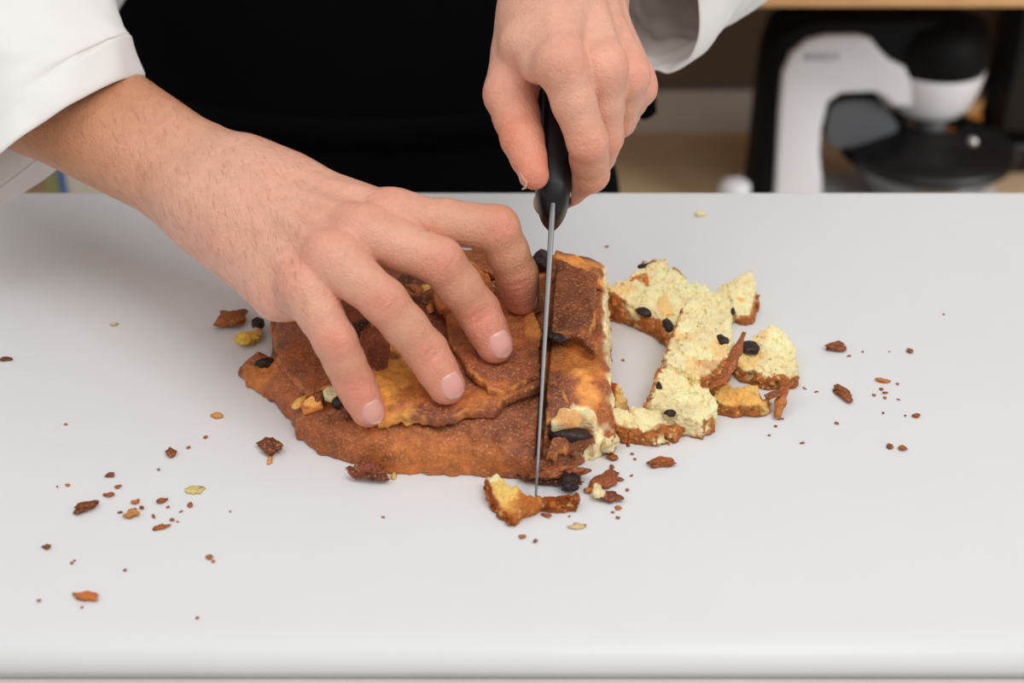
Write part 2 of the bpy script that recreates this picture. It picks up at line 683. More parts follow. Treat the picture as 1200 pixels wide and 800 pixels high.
B = [blob_at(470, 540, .03, .012, ORANGE, .25), blob_at(540, 548, .05, .006, ORANGE, .45), blob_at(605, 500, .012, .02, MAROON, .7),
     blob_at(340, 430, .02, .025, BROWN, .6), blob_at(330, 395, .015, .02, DARK, .45), blob_at(300, 440, .014, .012, ORANGE, .9),
     blob_at(670, 430, .018, .022, ORANGE, 1), blob_at(680, 455, .008, .016, GOLD, .9), blob_at(655, 462, .009, .018, MAROON, 1),
     blob_at(674, 494, .016, .006, CRUMB, 1), blob_at(668, 310, .02, .010, GOLD, .9), blob_at(667, 510, .011, .0035, srgb(30, 16, 10), 1),
     blob_at(650, 528, .014, .008, DARK, .8), blob_at(672, 530, .014, .006, BROWN, .8), blob_at(660, 553, .02, .006, DARK, .8),
     blob_at(620, 300, .012, .016, srgb(30, 18, 12), 1), blob_at(473, 330, .016, .010, srgb(40, 22, 14), .8),
     blob_at(565, 495, .04, .005, DARK, .6), blob_at(420, 385, .006, .008, srgb(36, 20, 12), .9)]
col = blobs_color(V, BROWN, B)
hv = np.array(Hs(V[:, 0], V[:, 1], np.maximum(-poly_sdf(OUT, V[:, 0], V[:, 1]), 0)))
m = np.clip((V[:, 0] - (xr(V[:, 1]) - 0.0030)) / 0.0016 + 0.6 * NZ(V[:, 0], V[:, 1], V[:, 2], 300), 0, 1) * np.clip((hv - 0.0012 - V[:, 2]) / 0.0015 + .8, 0, 1)
m = (m * np.clip((V[:, 2] - 0.004) / 0.003, 0, 1) * np.clip((V[:, 1] - 0.577) / 0.004, 0.0, 1))[:, None]
col = col * (1 - m) + np.asarray(CRUMB) * m
lb = link('loaf_body', mesh_np('loaf_body', V, Fq, col), M['crust'], loaf)


def flap(poly, off, th, base, blobs=(), lift=0.0, parent=None, name='crust_flap', nz=0.0010, seed=0.0, knife=True, dome=0.0, res=0.0008,
         tilt=None, mat='crust'):
    Pw = np.array([on_loaf(x, y, off)[:2] for x, y in poly])
    lo, hi = Pw.min(0) - .004, Pw.max(0) + .004
    hh = [H_at(*p) for p in Pw]
    g = Grid(axis([(lo[0], res), hi[0]]), axis([(lo[1], res), hi[1]]), axis([(max(0.0, min(hh) - 0.012), res), max(max(hh), Mh(*Pw.mean(0))) + off + th + lift + dome + 0.007]))
    sl, X = g.sub((-1, -1, -1), (1, 1, 1))
    x2, y2 = X[0][:, :, 0], X[1][:, :, 0]
    e = -poly_sdf(Pw, x2, y2)
    eL = -poly_sdf(OUT, x2, y2)
    n2 = NZ.fbm(x2 + seed, y2, 0 * x2 + 1.7, 170, 3)
    zs = Hs(x2, y2, np.maximum(eL, 0)) + off + lift * np.exp(-np.maximum(e, 0) / 0.006) + 0.0011 * NZ.fbm(x2, y2, 0.3 + seed, 60, 3)
    zs = zs + dome * np.clip(e / 0.012, 0, 1)
    if tilt:
        zs = zs + tilt[0] * (x2 - Pw[:, 0].mean()) + tilt[1] * (y2 - Pw[:, 1].mean())
    zs = zs + 0.0004 * NZ.fbm(x2, y2, 0.9 + seed, 300, 2)
    d = smax((-e + nz * n2)[:, :, None], np.abs(X[2] - zs[:, :, None]) * 0.9 - th / 2, 0.0010)
    if knife:
        d = cut_by_knife(d, X)
    d[0], d[-1], d[:, 0], d[:, -1], d[:, :, 0], d[:, :, -1] = 1, 1, 1, 1, 1, 1
    V, F_ = surface_nets(d.astype(np.float32), g.ax)
    V, F_ = largest_island(V, F_)
    col = blobs_color(V, base, blobs, seed=seed)
    # the torn rim is paler
    ev = np.abs(poly_sdf(Pw, V[:, 0], V[:, 1]) - nz * NZ.fbm(V[:, 0] + seed, V[:, 1], 1.7, 170, 3))
    rim = (np.clip((0.0011 - ev) / .0008, 0, 1) * np.clip(NZ.fbm(V[:, 0], V[:, 1] + seed, V[:, 2], 120, 2) + .15, 0, .65))[:, None]
    col = col * (1 - rim) + np.asarray(GOLD) * rim
    return link(name, mesh_np(name, V, F_, col), M[mat], parent if parent is not None else loaf)


# broad torn sheet of crust under the fingertips, its ragged front edge overhanging the lower crust
flap([(437, 443), (445, 470), (444, 500), (455, 499), (472, 495), (477, 501), (495, 499), (510, 502), (535, 495), (545, 489), (556, 487), (568, 486), (580, 489),
      (585, 483), (592, 476), (612, 466), (640, 456), (644, 400), (640, 350), (600, 330), (560, 340), (520, 350), (480, 375), (450, 405)],
     0.0028, 0.0048, MAROON,
     [blob_at(468, 466, .013, .030, srgb(255, 184, 84), 1), blob_at(462, 490, .008, .008, GOLD, 1), blob_at(500, 470, .012, .014, ORANGE, .8),
      blob_at(520, 490, .02, .006, MAROON, .6), blob_at(540, 478, .02, .008, ORANGE, .6), blob_at(610, 440, .02, .016, BROWN, .6)], lift=0.0012, seed=.1)
# second sheet lying over it beside the knife
flap([(520, 372), (548, 350), (570, 343), (588, 346), (604, 350), (618, 360), (629, 376), (634, 396), (632, 425), (634, 447), (612, 455), (590, 466), (572, 462),
      (548, 440), (528, 410)], 0.0065, 0.0040, BROWN,
     [blob_at(600, 352, .022, .006, GOLD, .8), blob_at(570, 352, .012, .010, ORANGE, .9), blob_at(600, 445, .02, .012, MAROON, .8), blob_at(627, 385, .005, .018, GOLD, .6),
      blob_at(560, 400, .02, .02, ORANGE, .5)], lift=0.0014, seed=.35)
# ragged small sheets between the fingers
flap([(505, 345), (530, 322), (552, 315), (572, 330), (580, 350), (560, 358), (535, 366), (515, 372)], 0.0075, 0.0034, ORANGE, [blob_at(548, 328, .012, .008, GOLD, .9)], lift=.003, seed=.6)
flap([(538, 300), (560, 292), (590, 296), (604, 318), (590, 334), (570, 326), (548, 312)], 0.005, 0.004, BROWN, [blob_at(570, 300, .012, .01, DARK, .7)], lift=.002, seed=.7)
flap([(420, 392), (440, 388), (455, 410), (456, 436), (440, 444), (430, 430), (422, 410)], 0.004, 0.004, MAROON, lift=.0015, seed=.8)
# left sheet with a torn lip where the crumb shows
flap([(322, 372), (345, 362), (372, 372), (392, 400), (400, 430), (398, 455), (376, 462), (364, 470), (350, 455), (338, 440), (326, 425), (318, 398)], 0.0016, 0.0038, BROWN,
     [blob_at(335, 390, .014, .02, MAROON, .7), blob_at(370, 440, .01, .012, MAROON, .6)], lift=.0006, seed=.9, knife=False)
flap([(354, 478), (366, 468), (378, 472), (380, 480), (368, 485), (356, 487)], 0.0015, 0.003, ORANGE, [blob_at(372, 474, .006, .004, YEL, .9)], lift=.0012, seed=1.0, knife=False)
flap([(376, 462), (388, 457), (398, 460), (402, 468), (390, 472), (380, 469)], 0.002, 0.004, CRUMB, lift=.0005, seed=1.05, knife=False, mat='crumb')
# top sheet of the slice right of the knife, ending in a curled pointed tail
flap([(644, 314), (656, 309), (672, 317), (690, 324), (701, 328), (699, 350), (697, 385), (693, 392), (692, 402), (697, 418), (688, 412), (678, 402), (660, 398),
      (644, 394), (641, 370), (642, 340)], 0.0040, 0.0044, DARK,
     [blob_at(690, 345, .006, .02, MAROON, .6), blob_at(660, 345, .01, .012, BROWN, .5), blob_at(690, 405, .006, .01, BROWN, .8)], lift=0.0012, seed=1.2)
flap([(650, 299), (662, 301), (680, 306), (697, 315), (706, 328), (707, 340), (699, 336), (690, 325), (668, 315), (650, 308)], 0.0022, 0.0040, GOLD,
     [blob_at(665, 304, .012, .005, BROWN, .8), blob_at(700, 328, .005, .008, BROWN, .6)], seed=1.3, lift=.001)
flap([(640, 436), (650, 438), (658, 455), (672, 489), (655, 494), (640, 498)], 0.0014, 0.0030, MAROON, seed=1.4)
flap([(642, 500), (656, 489), (676, 486), (696, 484), (701, 496), (692, 503), (668, 505), (646, 507)], 0.0022, 0.0060, CRUMB, [blob_at(670, 503, .016, .003, GOLD, .7)],
     seed=1.5, lift=.001, mat='crumb', nz=.0016)
flap([(642, 520), (665, 518), (690, 514), (699, 520), (694, 534), (672, 545), (650, 549), (640, 540)], 0.0015, 0.004, BROWN, [blob_at(655, 530, .01, .006, DARK, .7)], seed=1.6, nz=.0018)


# ------------------------------------------------------------------ small shaped lumps (raisins, crumbs)
def lump(name, c, r, mat, parent=None, seed=0, rough=0.25, rot=0.0, sub=3, col=None, tiltx=0.0):
    bm = bmesh.new()
    bmesh.ops.create_icosphere(bm, subdivisions=sub, radius=1.0)
    R = Matrix.Rotation(rot, 3, 'Z') @ Matrix.Rotation(tiltx, 3, 'X')
    for v in bm.verts:
        p = v.co.copy()
        n = float(NZ.fbm(p.x + seed * 1.37, p.y + seed * .7, p.z, 1.6, 3))
        p *= 1 + rough * n
        p = R @ Vector((p.x * r[0], p.y * r[1], p.z * r[2]))
        v.co = p + Vector(c)
    me = bm_mesh(name, bm)
    if col is not None:
        a = me.attributes.new('Col', 'FLOAT_COLOR', 'POINT')
        V = np.array([v.co[:] for v in me.vertices])
        cc = np.ones((len(V), 4), np.float32)
        cc[:, :3] = np.clip(blobs_color(V, col, (), .16, seed), 0, 1)
        a.data.foreach_set('color', cc.ravel())
    return link(name, me, mat, parent)


p = on_loaf(653, 391, .0045)
lump('raisin', p, (.0095, .0060, .0020), M['raisin'], loaf, 1, rot=-.1)
p = on_loaf(668, 510, .001)
lump('raisin', p, (.0105, .0042, .0035), M['raisin'], loaf, 2, rot=-.05)
p = az(668, 565, .005)
lump('raisin', p, (.0048, .0050, .0036), M['raisin'], loaf, 3, rough=.5)
p = az(643, 561, .003)
lump('crust_shred', p, (.0125, .0032, .0024), M['crust'], loaf, 7, rough=.6, rot=-.08, sub=4, col=srgb(84, 42, 30))
p = az(655, 552, .007)
lump('crust_shred', p, (.0105, .0038, .0030), M['crust'], loaf, 8, rough=.6, rot=.15, sub=4, col=srgb(150, 80, 44))
p = on_loaf(312, 425, .0)
lump('raisin', p, (.0055, .0030, .0026), M['raisin'], loaf, 4, rot=.2)
p = on_loaf(634, 306, .003)
lump('raisin', p, (.005, .009, .006), M['raisin'], loaf, 5)
p = on_loaf(399, 471, .003)
lump('raisin', p, (.004, .004, .003), M['raisin'], loaf, 6)

# loose flakes lying in the torn top between the fingers
frng = np.random.default_rng(21)
for i, (px, py) in enumerate([(470, 345), (482, 338), (492, 352), (500, 338), (515, 330), (528, 318), (545, 322), (560, 332), (575, 338), (590, 340), (600, 330), (612, 325), (620, 345), (470, 395), (455, 372),
                              (440, 385), (432, 398), (625, 365), (538, 345), (556, 304), (576, 312), (592, 318), (480, 372), (505, 360), (352, 470), (374, 462), (405, 482)]):
    p = on_loaf(px, py, .0065 if 460 < px < 635 and py < 455 else .003)
    l = frng.uniform(.0028, .0062)
    c = [BROWN, GOLD, ORANGE, DARK, ORANGE, GOLD, YEL][frng.integers(7)]
    lump('crust_flake', p, (l, l * frng.uniform(.35, .6), frng.uniform(.0008, .0016)), M['crust'], loaf, 60 + i, .6, frng.uniform(0, 3.1), 2, c, frng.uniform(-.5, .5))

# ------------------------------------------------------------------ cut pieces of bread
def chunk(name, polys, label, cat='bread piece', group=None, crust=(), draft=0.10, res=0.00058, nz=0.0014, pores=0.0014, base=CRUMB, blobs=(),
          knife=False, round_=0.0016, seed=0.0, crust_col=srgb(178, 108, 56)):
    """polys: (outline in sight coordinates, height at the front, rise towards the back, front row)"""
    W = []
    for pl, z0, s, rowf in polys:
        y0 = az(600, rowf, z0)[1]
        W.append((np.array([aslope(a, b, z0, s, y0)[:2] for a, b in pl]), z0, s, y0))
    allp = np.concatenate([w[0] for w in W])
    lo, hi = allp.min(0) - .006, allp.max(0) + .006
    ztop = max(z0 + s * (w.max(0)[1] - y0) for w, z0, s, y0 in W) + .005
    g = Grid(axis([(lo[0], res), hi[0]]), axis([(lo[1], res), hi[1]]), axis([(-.0015, res), ztop]))
    sl, X = g.sub((-1, -1, -1), (1, 1, 1))
    x2, y2 = X[0][:, :, 0], X[1][:, :, 0]
    n3 = NZ.fbm(X[0] + seed, X[1], X[2], 160, 3)
    hole = NZ.fbm(X[0] + seed, X[1] + .5, X[2], 420, 2)
    d = None
    for Pw, z0, s, y0 in W:
        e = -poly_sdf(Pw, x2, y2)[:, :, None]
        top = z0 + s * (X[1] - y0)
        q = smax(-e - draft * (top - X[2]), (X[2] - top) / math.sqrt(1 + s * s), round_)
        d = q if d is None else np.minimum(d, q)
    d = d + nz * n3 + pores * np.clip(hole - 0.10, 0, 1) * 1.6 + 0.0007 * np.clip(NZ(X[0], X[1] + seed, X[2], 780), -.2, 1)
    d = np.maximum(d, 0.0003 - X[2])
    if knife:
        d = cut_by_knife(d, X)
    V, F_ = surface_nets(d.astype(np.float32), g.ax)
    V, F_ = largest_island(V, F_)
    bw = []
    for px, py, rx, ry, c, k in blobs:
        Pw, z0, s, y0 = W[0]
        a = aslope(px, py, z0, s, y0)
        bw.append((a[0], a[1], rx, ry, YEL if c is GOLD else c, k))
    col = blobs_color(V, base, bw, .07, seed)
    nn = NZ.fbm(V[:, 0] + seed, V[:, 1], V[:, 2], 260, 3)
    for i, line, w in crust:
        Pw, z0, s, y0 = W[i]
        Lw = [aslope(a, b, z0, s, y0)[:2] for a, b in line]
        dd = line_dist(Lw, V[:, 0], V[:, 1]) + 0.0014 * nn
        m = np.clip((w - dd) / 0.0014 + .5, 0, 1)[:, None]
        cc = np.asarray(crust_col) * (1 + .45 * NZ(V[:, 0], V[:, 1], V[:, 2], 330)[:, None])
        col = col * (1 - m) + cc * m
    # the baked underside
    m = np.clip((0.0022 - V[:, 2] + 0.0012 * nn) / 0.0012, 0, 1)[:, None] * .85
    col = col * (1 - m) + np.asarray(BROWN) * m
    c0 = np.array([allp[:, 0].mean(), allp[:, 1].mean(), 0])
    root = empty(name, c0, label, cat, group)
    link('crumb', mesh_np('crumb', V, F_, np.clip(col, 0, 1)), M['crumb'], root)
    return root, W


def z6(*p):
    return [(660 + a / 3.077, 280 + b / 3.077) for a, b in p]


def z8(*p):
    return [(540 + a / 4.0, 440 + b / 4.0) for a, b in p]


def on_chunk(W, px, py, up=0.0, i=0):
    Pw, z0, s, y0 = W[i]
    q = aslope(px, py, z0, s, y0)
    return (q[0], q[1], q[2] + up)


def ribbon(name, pts, widths, th, mat, parent, col, seed=0):
    """a thin torn strip of crust following pts"""
    P = np.array(pts, float)
    t = np.gradient(P, axis=0)
    rings = []
    n = len(P)
    # refine
    u = np.linspace(0, n - 1, n * 5)
    P = np.stack([np.interp(u, range(n), P[:, k]) for k in range(3)], 1)
    Wd = np.interp(u, range(n), widths)
    t = np.gradient(P, axis=0)
    for i in range(len(P)):
        T = t[i] / np.linalg.norm(t[i])
        S = np.cross(T, [0, 0.25, 1.0])
        S /= np.linalg.norm(S)
        Nn = np.cross(S, T)
        w = Wd[i] * (1 + .3 * float(NZ(i * .37 + seed, 0.2, 0.1)))
        ring = []
        for a in np.linspace(0, 2 * math.pi, 10, endpoint=False):
            ring.append(P[i] + S * math.cos(a) * w + Nn * (math.sin(a) * th * .5 + .25 * w * math.cos(a) ** 2 * math.cos(a * 0 + i * .25)))
        rings.append(ring)
    me = loft_mesh(name, rings, True, True, True)
    V = np.array([v.co[:] for v in me.vertices])
    a = me.attributes.new('Col', 'FLOAT_COLOR', 'POINT')
    cc = np.ones((len(V), 4), np.float32)
    cc[:, :3] = np.clip(blobs_color(V, col, (), .15, seed), 0, 1)
    a.data.foreach_set('color', cc.ravel())
    return link(name, me, mat, parent)


# the long slice behind
rA, WA = chunk('cut_bread_slice', [(z6((150, 185), (165, 165), (200, 150), (235, 140), (240, 118), (285, 85), (330, 80), (372, 62), (385, 92), (450, 135), (540, 175), (600, 215),
                                   (607, 262), (600, 300), (520, 330), (440, 330), (385, 345), (352, 312), (332, 285), (280, 250), (240, 232), (195, 210), (155, 200)),
                                0.011, 0.22, 385)],
               'pale yellow slice with a scrap of orange peel, farthest of the cut bread', crust=[
                   (0, z6((150, 200), (195, 216), (240, 245), (300, 278), (335, 295), (352, 320), (378, 352)), .0028),
                   (0, z6((270, 95), (290, 84), (320, 80)), .0016), (0, z6((385, 92), (450, 135)), .0012)],
               blobs=[(660 + 260 / 3.077, 280 + 140 / 3.077, .006, .0025, ORANGE, .7), (660 + 210 / 3.077, 280 + 175 / 3.077, .008, .006, GOLD, .5),
                      (660 + 360 / 3.077, 280 + 240 / 3.077, .004, .008, GOLD, .6)], seed=2.0)
lump('raisin', on_chunk(WA, 660 + 290 / 3.077, 280 + 258 / 3.077, -.001), (.0046, .0028, .0024), M['raisin'], rA, 11, rot=-.5)
lump('raisin', on_chunk(WA, 660 + 375 / 3.077, 280 + 300 / 3.077, -.0015), (.0032, .0060, .0026), M['raisin'], rA, 12, rot=.2)
lump('raisin', on_chunk(WA, 660 + 290 / 3.077, 280 + 92 / 3.077, -.001), (.0034, .0016, .0014), M['raisin'], rA, 13, rot=.3)
ribbon('orange_peel', [on_chunk(WA, 660 + a / 3.077, 280 + b / 3.077, .0008) for a, b in ((242, 155), (268, 140), (296, 128))], [.0006, .0011, .0006], .001, M['crust'], rA, srgb(214, 120, 30), 1)
ribbon('orange_peel', [on_chunk(WA, 660 + a / 3.077, 280 + b / 3.077, .0008) for a, b in ((296, 130), (300, 150), (304, 172))], [.0009, .0012, .0009], .001, M['crust'], rA, srgb(214, 120, 30), 2)

# the two-lobed slice in the middle
rB, WB = chunk('cut_bread_slice', [
    (z6((458, 205), (500, 215), (540, 240), (610, 285), (612, 330), (600, 385), (597, 440), (575, 470), (520, 500), (480, 500), (430, 470), (365, 440), (375, 370), (405, 295), (425, 245)),
     0.020, 0.20, 436),
    (z6((365, 405), (400, 392), (440, 395), (475, 430), (510, 445), (525, 475), (520, 510), (535, 550), (550, 580), (548, 615), (510, 652), (440, 642), (390, 622), (330, 600), (290, 590),
        (310, 555), (340, 470)), 0.0125, 0.14, 490)],
    'large cream slice of two lobes in the middle of the cut bread', crust=[
        (1, z6((290, 600), (340, 618), (400, 645), (510, 664), (548, 628)), .0020), (1, z6((350, 440), (340, 470), (310, 555), (288, 596)), .0022),
        (0, z6((368, 430), (375, 370), (405, 295), (425, 245)), .0012), (0, z6((600, 440), (575, 475), (520, 505)), .0034)],
    blobs=[(660 + 430 / 3.077, 280 + 350 / 3.077, .008, .004, GOLD, .45), (660 + 560 / 3.077, 280 + 400 / 3.077, .005, .008, GOLD, .5),
           (660 + 480 / 3.077, 280 + 470 / 3.077, .006, .01, YEL, .4), (660 + 540 / 3.077, 280 + 445 / 3.077, .008, .004, ORANGE, .5)], seed=3.0, pores=.0014)
lump('raisin', on_chunk(WB, 660 + 576 / 3.077, 280 + 366 / 3.077, .0002), (.0030, .0042, .0022), M['raisin'], rB, 14, rot=.4)
lump('raisin', on_chunk(WB, 660 + 345 / 3.077, 280 + 530 / 3.077, 0, 1), (.0016, .0024, .0016), M['raisin'], rB, 15)
lump('raisin', on_chunk(WB, 660 + 385 / 3.077, 280 + 628 / 3.077, 0, 1), (.003, .002, .0016), M['raisin'], rB, 16)
q = [(520, 508, -.006), (570, 484, -.004), (605, 442, .000), (632, 400, .003), (650, 372, .006)]
ribbon('crust_strip', [on_chunk(WB, 660 + a / 3.077, 280 + b / 3.077, u) for a, b, u in q], [.0028, .0040, .0036, .0026, .0012], .0016, M['crust'], rB, BROWN, 3)

rD, WD = chunk('cut_bread_piece', [(z6((540, 180), (600, 140), (640, 122), (682, 105), (690, 150), (697, 185), (707, 185), (692, 250), (684, 268), (640, 266), (597, 258), (600, 215)),
                                 0.0075, 0.34, 367)],
               'small pale piece with a brown crust edge, apart behind the slices', crust=[(0, z6((709, 183), (692, 255), (684, 274), (640, 272), (597, 266)), .0022)],
               blobs=[(660 + 640 / 3.077, 280 + 215 / 3.077, .003, .002, GOLD, .8)], seed=4.0)
lump('raisin', on_chunk(WD, 660 + 598 / 3.077, 280 + 258 / 3.077), (.004, .002, .0025), M['raisin'], rD, 17)

rE, WE = chunk('cut_bread_piece', [(z6((612, 392), (640, 372), (690, 345), (745, 318), (778, 305), (800, 335), (822, 362), (838, 400), (847, 432), (845, 495), (800, 500), (740, 504), (700, 488),
                                    (645, 462), (625, 440)), 0.007, 0.34, 444)],
               'pale wedge of bread with one big black raisin, farthest right', crust=[(0, z6((622, 455), (660, 478), (740, 510), (846, 503)), .0030), (0, z6((610, 395), (622, 450)), .002)],
               blobs=[(660 + 700 / 3.077, 280 + 350 / 3.077, .006, .003, GOLD, .35), (660 + 665 / 3.077, 280 + 420 / 3.077, .008, .006, GOLD, .6)], seed=5.0)
lump('raisin', on_chunk(WE, 660 + 668 / 3.077, 280 + 395 / 3.077, .0005), (.0056, .0054, .0026), M['raisin'], rE, 18, rot=.5)

rF, WF = chunk('cut_bread_piece', [(z6((525, 520), (560, 515), (582, 510), (600, 530), (650, 528), (690, 512), (702, 525), (700, 545), (745, 565), (755, 590), (740, 602), (690, 610), (640, 612),
                                    (590, 600), (552, 590), (548, 570), (535, 550)), 0.006, 0.28, 478)],
               'ragged golden strip of bread with a forked crust tail', crust=[(0, z6((552, 598), (640, 618), (700, 614)), .0026), (0, z6((720, 560), (756, 590)), .002)],
               base=srgb(240, 200, 120), blobs=[(660 + 600 / 3.077, 280 + 550 / 3.077, .010, .006, YEL, .6), (660 + 660 / 3.077, 280 + 580 / 3.077, .012, .004, GOLD, .7)], seed=6.0)
ribbon('crust_tail', [on_chunk(WF, 660 + a / 3.077, 280 + b / 3.077, u) for a, b, u in ((735, 575, 0), (770, 562, .001), (805, 548, .003), (845, 531, .006))], [.0030, .0038, .0026, .0008], .0013,
       M['crust'], rF, BROWN, 5)
ribbon('crust_tail', [on_chunk(WF, 660 + a / 3.077, 280 + b / 3.077, u) for a, b, u in ((800, 552, .003), (785, 585, .001), (772, 625, -.003))], [.0022, .0028, .0026], .0013, M['crust'], rF, ORANGE, 6)

rG, WG = chunk('cut_bread_piece', [(z6((165, 640), (178, 615), (210, 600), (245, 590), (300, 608), (360, 613), (372, 635), (382, 655), (438, 680), (395, 700), (330, 722), (280, 714), (220, 702), (185, 682)),
                                 0.0055, 0.34, 512)],
               'cream crumb wedge on a curved golden crust, nearest of the cut bread', crust=[(0, z6((172, 668), (220, 695), (290, 708), (350, 690), (438, 680)), .0036)], seed=7.0)

rH, WH = chunk('torn_crust_piece', [(z6((92, 535), (105, 500), (122, 455), (150, 470), (180, 510), (235, 560), (232, 578), (205, 592), (180, 618), (135, 624), (122, 570), (118, 545)), 0.006, 0.22, 480)],
               'folded orange crust with crumb, leaning beside the loaf cut face', crust=[(0, z6((100, 525), (122, 460), (140, 500), (140, 610)), .0075)], base=srgb(240, 200, 128), seed=8.0, crust_col=srgb(176, 90, 36))

rJ, WJ = chunk('torn_crust_piece', [(z8((108, 475), (125, 460), (150, 465), (190, 478), (260, 505), (300, 540), (350, 562), (400, 535), (470, 540), (545, 556), (542, 596), (470, 602), (380, 602), (300, 640),
                                     (260, 685), (230, 680), (160, 600), (120, 530)), 0.0042, 0.16, 608)],
               'torn crust with a yellow crumb patch under the knife point', base=srgb(190, 112, 52), crust=[(0, z8((420, 575), (540, 575)), .004), (0, z8((110, 480), (160, 605), (240, 690)), .0016)],
               blobs=[(540 + 190 / 4, 440 + 535 / 4, .0065, .010, srgb(246, 208, 120), 1), (540 + 235 / 4, 440 + 610 / 4, .004, .005, YEL, .6), (540 + 330 / 4, 440 + 590 / 4, .008, .005, ORANGE, .6),
                      (540 + 135 / 4, 440 + 475 / 4, .004, .003, PALE, .9)], knife=False, seed=9.0, crust_col=srgb(146, 72, 30))

# ------------------------------------------------------------------ crumbs, one by one
def crumb(px, py, L, Wd, ang, col, label, cat='crumb', name='crust_crumb', group=None, h=None, seed=None, sub=2, mat='crust', rough=.55):
    """L and Wd in photo pixels"""
    seed = seed if seed is not None else px * .13 + py * .07
    k = 0.00047
    w = Wd * k / 2 * 1.25
    l = L * k / 2
    h = h if h is not None else min(l, w) * .55
    c = az(px, py, h * .8)
    o = lump(name, (c[0], c[1], h * .85), (l, w, h), M[mat], None, seed, rough, rot=-math.radians(ang), sub=sub, col=col)
    # rest it on the board
    zmin = min(v.co.z for v in o.data.vertices)
    for v in o.data.vertices:
        v.co.z -= zmin - 0.00005
    # origin at its base
    for v in o.data.vertices:
        v.co.x -= c[0]
        v.co.y -= c[1]
    o.location = (c[0], c[1], 0)
    return tag(o, label, cat, group)


